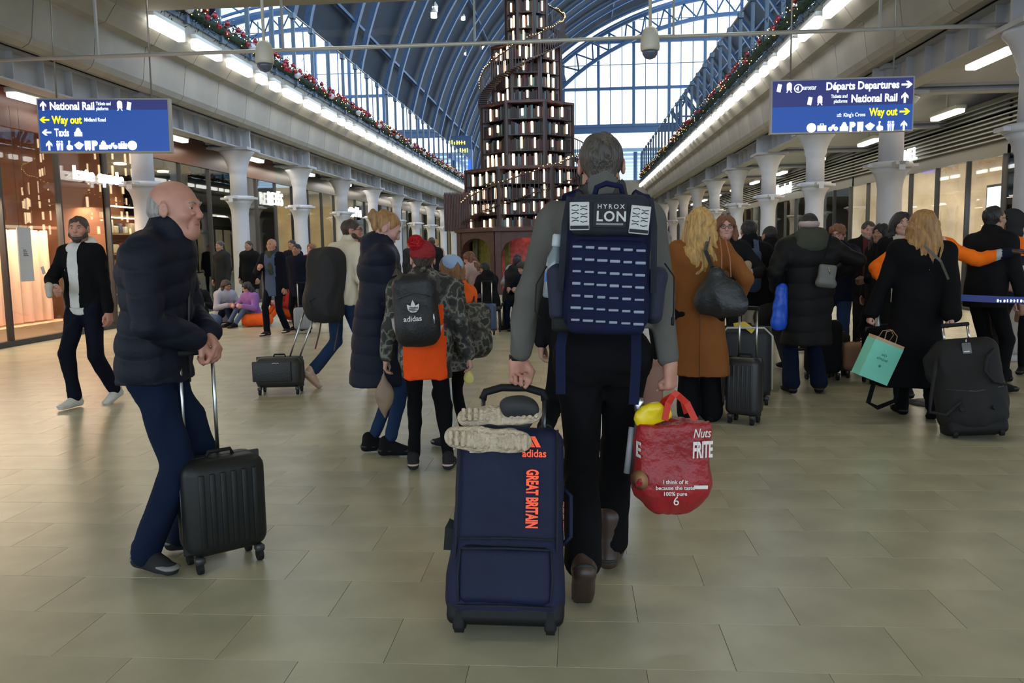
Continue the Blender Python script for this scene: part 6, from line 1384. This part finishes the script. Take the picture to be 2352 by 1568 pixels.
rb_ = person('red haired boy in navy jacket drinking from a yellow cup', (2.87, 9.35), 2.6, 1.62, 'rose', hl=(-.08, .24, 1.40), el=(-.9, .1, -.7), dl=(.4, .3, .5), nl=(.8, -.5, .1), cl=.8, hr=(.25, .2, .95), fl=(-.15, .1, 0), fr=(.12, .15, 0), head=(-.05, -.05), hair=('mop', 'ginger'), glasses='clear', vox=.0115, width=1.05, top=dict(m=C['navy'], t=.03, hem=.78, flare=.18, collar=.05), legs=dict(m=C['jeans']), shoes=('white', 'x'))
sack('drink_cup', 'bright yellow drink cup at the mouth of the red haired boy', 'cup', W(rb_, (-.005, .30, 1.235)), 0, [cap((0, 0, .02), (0, 0, .19), .036, .044, .01)], mat('cup_yellow', (.78, .62, .01), .4), .008, part='cup')
person('bald man in dark coat behind the black puffer coat', (3.12, 11), 2.2, 1.64, 'rose', head=(.4, 0), hair=('fringe', 'grey'), vox=.014, fl=(-.1, 0, 0), fr=(.1, 0, 0), top=dict(m=C['charcoal'], t=.03, hem=.7, flare=.19, collar=.09, w=1.1), legs=dict(m=C['black']), shoes=('black', 'x'))
person('small person in black hood between the pillars and puffer coat', (2.60, 12), 2.9, 1.50, 'tan', hair=('short', 'black'), hat=('hood', C['black'], 'hood'), vox=.014, fl=(-.1, 0, 0), fr=(.1, 0, 0), top=dict(m=C['black'], t=.03, hem=.7, flare=.18), legs=dict(m=C['black']), shoes=('black', 'x'))
person('dark haired youth in black beside the hooded small person', (3.0, 13), 2.9, 1.53, 'tan', hair=('mop', 'black'), vox=.014, fl=(-.1, 0, 0), fr=(.1, 0, 0), top=dict(m=C['charcoal'], t=.03, hem=.7, flare=.18), legs=dict(m=C['black']), shoes=('black', 'x'))
person('brown haired person far behind the blue backpack', (2.52, 12.8), .3, 1.50, 'pale', hair=('bob', 'brown'), fem=True, vox=.014, fl=(-.1, 0, 0), fr=(.1, 0, 0), top=dict(m=C['black'], t=.03, hem=.7, flare=.18), legs=dict(m=C['black']), shoes=('black', 'x'))
person('grey haired person in pale coat left of the camel coat woman', (1.08, 10.2), 2.6, 1.60, 'pale', hair=('bob', 'grey'), fem=True, vox=.014, fl=(-.1, 0, 0), fr=(.1, 0, 0), top=dict(m=C['palecoat'], t=.03, hem=.6, flare=.19, w=1.1), legs=dict(m=C['black']), shoes=('black', 'x'))
person('person in black coat and dark jeans behind the blue carrier bag', (2.2, 9.6), .4, 1.62, 'tan', hair=('short', 'black'), vox=.014, fl=(-.22, .2, 0), fr=(.1, -.2, 0), top=dict(m=C['black'], t=.04, hem=.6, flare=.2, w=1.15, collar=.08), legs=dict(m=C['charcoal']), shoes=('black', 'x'))
person('person in brown coat past the large right column', (4.80, 9.0), 2.6, 1.55, 'pale', hair=('bob', 'copper'), fem=True, vox=.014, fl=(-.1, 0, 0), fr=(.1, 0, 0), top=dict(m=C['tan'], t=.03, hem=.55, flare=.2), legs=dict(m=C['black']), shoes=('black', 'x'))
for k, (x, y, yw, w_, h_, mm, lab) in enumerate(((2.55, 8.7, .3, .34, .55, C['black'], 'black case standing by the red haired boys legs'), (3.1, 8.5, .1, .42, .5, C['jetblack'], 'wide black case under the queue barrier'), (2.75, 9.0, .5, .3, .4, C['charcoal'], 'charcoal case behind the long puffer coat'), (3.0, 8.9, 0, .4, .3, C['tan'], 'tan and black holdall stacked in the queue'))):
    case(lab, x, y, yw, w_, .24, h_, mm, 0, ribs=0, z=(.0 if k != 3 else .62) if k != 3 else 0)
# walker ahead of the main man
am = person('person in black striding ahead hidden by the man in grey', (.02, 5.0), 0, 1.66, 'pale', fl=(-.20, -.32, .28), fr=(.08, .15, 0), pl=-1.1, kl=(0, 1, -.3), hair=('short', 'brown'), vox=.014, top=dict(m=C['black'], t=.02, hem=.78, flare=.16), legs=dict(m=C['jetblack'], w=1.05), shoes=('black', 'x'))
t = empty('travel_bag', (.44, 4.9, .30), .1, 'brown upright bag glimpsed between the man in grey and red bag', 'bag'); MB().rbox((0, 0, .22), (.06, .12, .22), .03, 2).build('body', mat('bag_brown', (.20, .09, .06), .6), t); MB().rbox((0, 0, -.1), (.055, .11, .1), .02, 2).build('base_shell', M_rub, t)
for s in (-1, 1): MB().disc((0, s * .08, -.265), .035, .02, 14, 'x').build('wheel', M_rub, t)
MB().tube([(0, -.04, -.265), (0, -.04, -.15)], .01, 6).build('wheel_strut', M_rub, t)

# ================================================================== far people on the left
far = dict(vox=.016)
jm = person('man in dark coat and grey scarf walking past the second left column', (-5.05, 13.6), 2.95, 1.64, 'ruddy', hl=(-.2, .0, .78), hr=(.12, .26, 1.15), fl=(-.1, -.18, .02), fr=(.08, .15, 0), hair=('fringe', 'brown'), top=dict(m=[C['deepnavy'], C['slateblue']], t=.03, hem=.66, flare=.18, split=front_split(.10)), legs=dict(m=C['deepnavy'], cuff=.06), shoes=('blackwhite', 'x'), scarf=dict(m=C['olive'], tail=1), **far)
case('grey rounded cabin case pulled beside the man with scarf', -4.68, 13.9, .2, .30, .22, .38, mat('case_grey', (.30, .31, .33), .4), .42, ribs=5)
person('person in navy coat just right of the man with grey scarf', (-4.90, 14.4), 2.9, 1.55, 'tan', hair=('short', 'black'), top=dict(m=C['navy'], t=.03, hem=.6, flare=.17), legs=dict(m=C['deepnavy']), shoes=('black', 'x'), **far)
person('fair haired person in long red coat near third left column', (-5.15, 16), 2.8, 1.56, 'rose', hair=('long', 'copper'), fem=True, top=dict(m=C['red'], t=.03, hem=.4, flare=.18), legs=dict(m=C['tan']), shoes=('black', 'x'), **far)
person('person in pale tan coat beside the long red coat', (-4.9, 16.6), 2.9, 1.58, 'rose', hair=('bob', 'grey'), fem=True, top=dict(m=C['tan'], t=.03, hem=.5, flare=.18), legs=dict(m=C['charcoal']), shoes=('black', 'x'), **far)
for k, (x, y, yw, top_, hr_, lab) in enumerate(((-7.42, 17, 2.6, 'charcoal', 'greyish', 'tall dark coated person seen right of the old mans face'), (-7.05, 17.6, 2.9, 'black', 'brown', 'person in black coat left of the second left column'), (-5.95, 17.2, 2.9, 'deepnavy', 'black', 'person in dark jacket right of the second left column'), (-3.9, 20, .2, 'charcoal', 'brown', 'distant person in charcoal behind the huge rucksack'), (-4.3, 24, 2.8, 'palecoat', 'honey', 'distant person in pale coat far down the left side'), (-5.4, 27, 2.8, 'black', 'black', 'distant person in black near far left shops'))):
    person(lab, (x, y), yw, 1.66, 'tan', hair=('short', hr_), fl=(-.1, 0, 0), fr=(.1, 0, 0), top=dict(m=C[top_], t=.03, hem=.6, flare=.18), legs=dict(m=C['black']), shoes=('black', 'x'), vox=.02)
def sitter(x, y, yw, H, sk, hr_, top_, leg_, lab, pz=.16, hat=None, seat=False):
    f = .5 if not seat else .42
    return person(lab, (x, y), yw, H, sk, pz=pz, lean=.22, fl=(-.12, f + .05, 0), fr=(.12, f, 0), kl=(-.1, .3, 1), kr=(.1, .3, 1), hl=(-.12, .35, pz + .24), hr=(.12, .38, pz + .24), head=(rnd.uniform(-.4, .4), -.3), hair=hr_, hat=hat, top=dict(m=C[top_], t=.035, hem=pz - .10 if not seat else pz - .08, flare=.16, collar=.06, hoodie=True), legs=dict(m=C[leg_]), shoes=('black', 'x'), vox=.016)
sitter(-6.85, 15.65, -2.2, 1.6, 'tan', ('bob', 'brown'), 'lilacgrey', 'darkjeans', 'person in grey top sitting on the floor by second left column')
sitter(-6.15, 15.45, 2.6, 1.5, 'rose', ('long', 'black'), 'purple', 'slateblue', 'person in purple top sitting on the floor by second left column')
sitter(-7.5, 15.9, -2.6, 1.6, 'tan', ('short', 'black'), 'black', 'black', 'person in black sitting on the floor behind the old man')
sitter(-5.65, 16.05, 2.4, 1.45, 'rose', ('bob', 'copper'), 'red', 'hotorange', 'child in red top and orange trousers sitting on the floor')
for x, y, c, lab in ((-6.0, 15.2, 'hotorange', 'orange holdall on the floor by the purple top'), (-6.95, 15.1, 'slateblue', 'slate blue holdall on the floor by grey top')):
    sack('holdall', lab, 'bag', (x, y, .0), .2, [cap((-.18, 0, .13), (.18, 0, .13), .12, .12, .03), cap((-.1, 0, .24), (.1, 0, .24), .02, .02, .02)], C[c], .014, folds(.01, 9, 3), part='body')
# seated crowd in front of the tower
def stool(x, y, lab):
    t = empty('stool', (x, y, 0), 0, lab, 'stool', 'low stools before the book tower'); MB().rbox((0, 0, .40), (.17, .17, .03), .015, 2).build('seat', M_dark, t)
    for sx in (-1, 1):
        for sy in (-1, 1): MB().tube([(sx * .15, sy * .15, 0), (sx * .13, sy * .13, .38)], .014, 6).build('leg', M_dark, t)
sitm = [(-1.72, 14.5, 1.2, 'rose', ('long', 'auburn'), 'pink', 'woman in dusty pink top raising her hand before the tower', .62, 1.62), (-1.42, 14.0, .9, 'tan', ('short', 'black'), 'black', 'person in black hood seated nearest the blue case', .45, 1.6), (-1.15, 14.9, -.8, 'tan', ('short', 'black'), 'charcoal', 'person in charcoal seated under the red niche', .5, 1.65), (-.80, 14.4, 2.4, 'pale', ('mop', 'brown'), 'navy', 'person in navy seated left of the man in grey', .45, 1.6), (-1.05, 15.8, 2.9, 'rose', ('short', 'black'), 'lilacgrey', 'person in lilac grey seated deeper before the tower', .55, 1.65), (-1.95, 15.6, 2.2, 'pale', ('short', 'brown'), 'black', 'person in black seated left of the pink top', .45, 1.6), (-.55, 15.4, 2.8, 'tan', ('curly', 'black'), 'black', 'curly haired person seated close behind the man in grey', .5, 1.6)]
for x, y, yw, sk, hr_, tp, lab, pz, H in sitm:
    sitter(x, y, yw, H, sk, hr_, tp, 'darkjeans', lab, pz, None, True); stool(x, y, 'low dark stool under the ' + ' '.join(lab.split()[:7]))
case('blue hard case with raised handle before the seated crowd', -1.44, 13.45, .05, .31, .2, .44, mat('case_blue', (.05, .08, .17), .45), .36, ribs=7)
case('dark case with tall handle left of the blue hard case', -1.95, 13.9, .2, .3, .2, .4, MATS['case_black'], .4, ribs=0)
# people farther down the hall
for k, (x, y, tp, hr_, lab) in enumerate(((-3.2, 18.5, 'black', 'brown', 'distant person in black left of the book tower'), (-3.7, 22, 'tan', 'honey', 'distant person in tan left of the book tower base'), (2.2, 20, 'charcoal', 'black', 'distant person in charcoal behind the auburn woman'), (3.6, 16, 'navy', 'brown', 'distant person in navy between right columns'), (4.2, 18.5, 'black', 'grey', 'distant person in black between right columns'), (1.2, 17, 'black', 'grey', 'distant person in black left of camel coat woman'), (1.6, 22, 'maroon', 'brown', 'distant person in maroon down the right side'))):
    person(lab, (x, y), 2.8 if k % 2 else .3, 1.68, 'tan', hair=('short', hr_), fl=(-.1, 0, 0), fr=(.1, 0, 0), top=dict(m=C[tp], t=.03, hem=.7, flare=.18), legs=dict(m=C['black']), shoes=('black', 'x'), vox=.02)
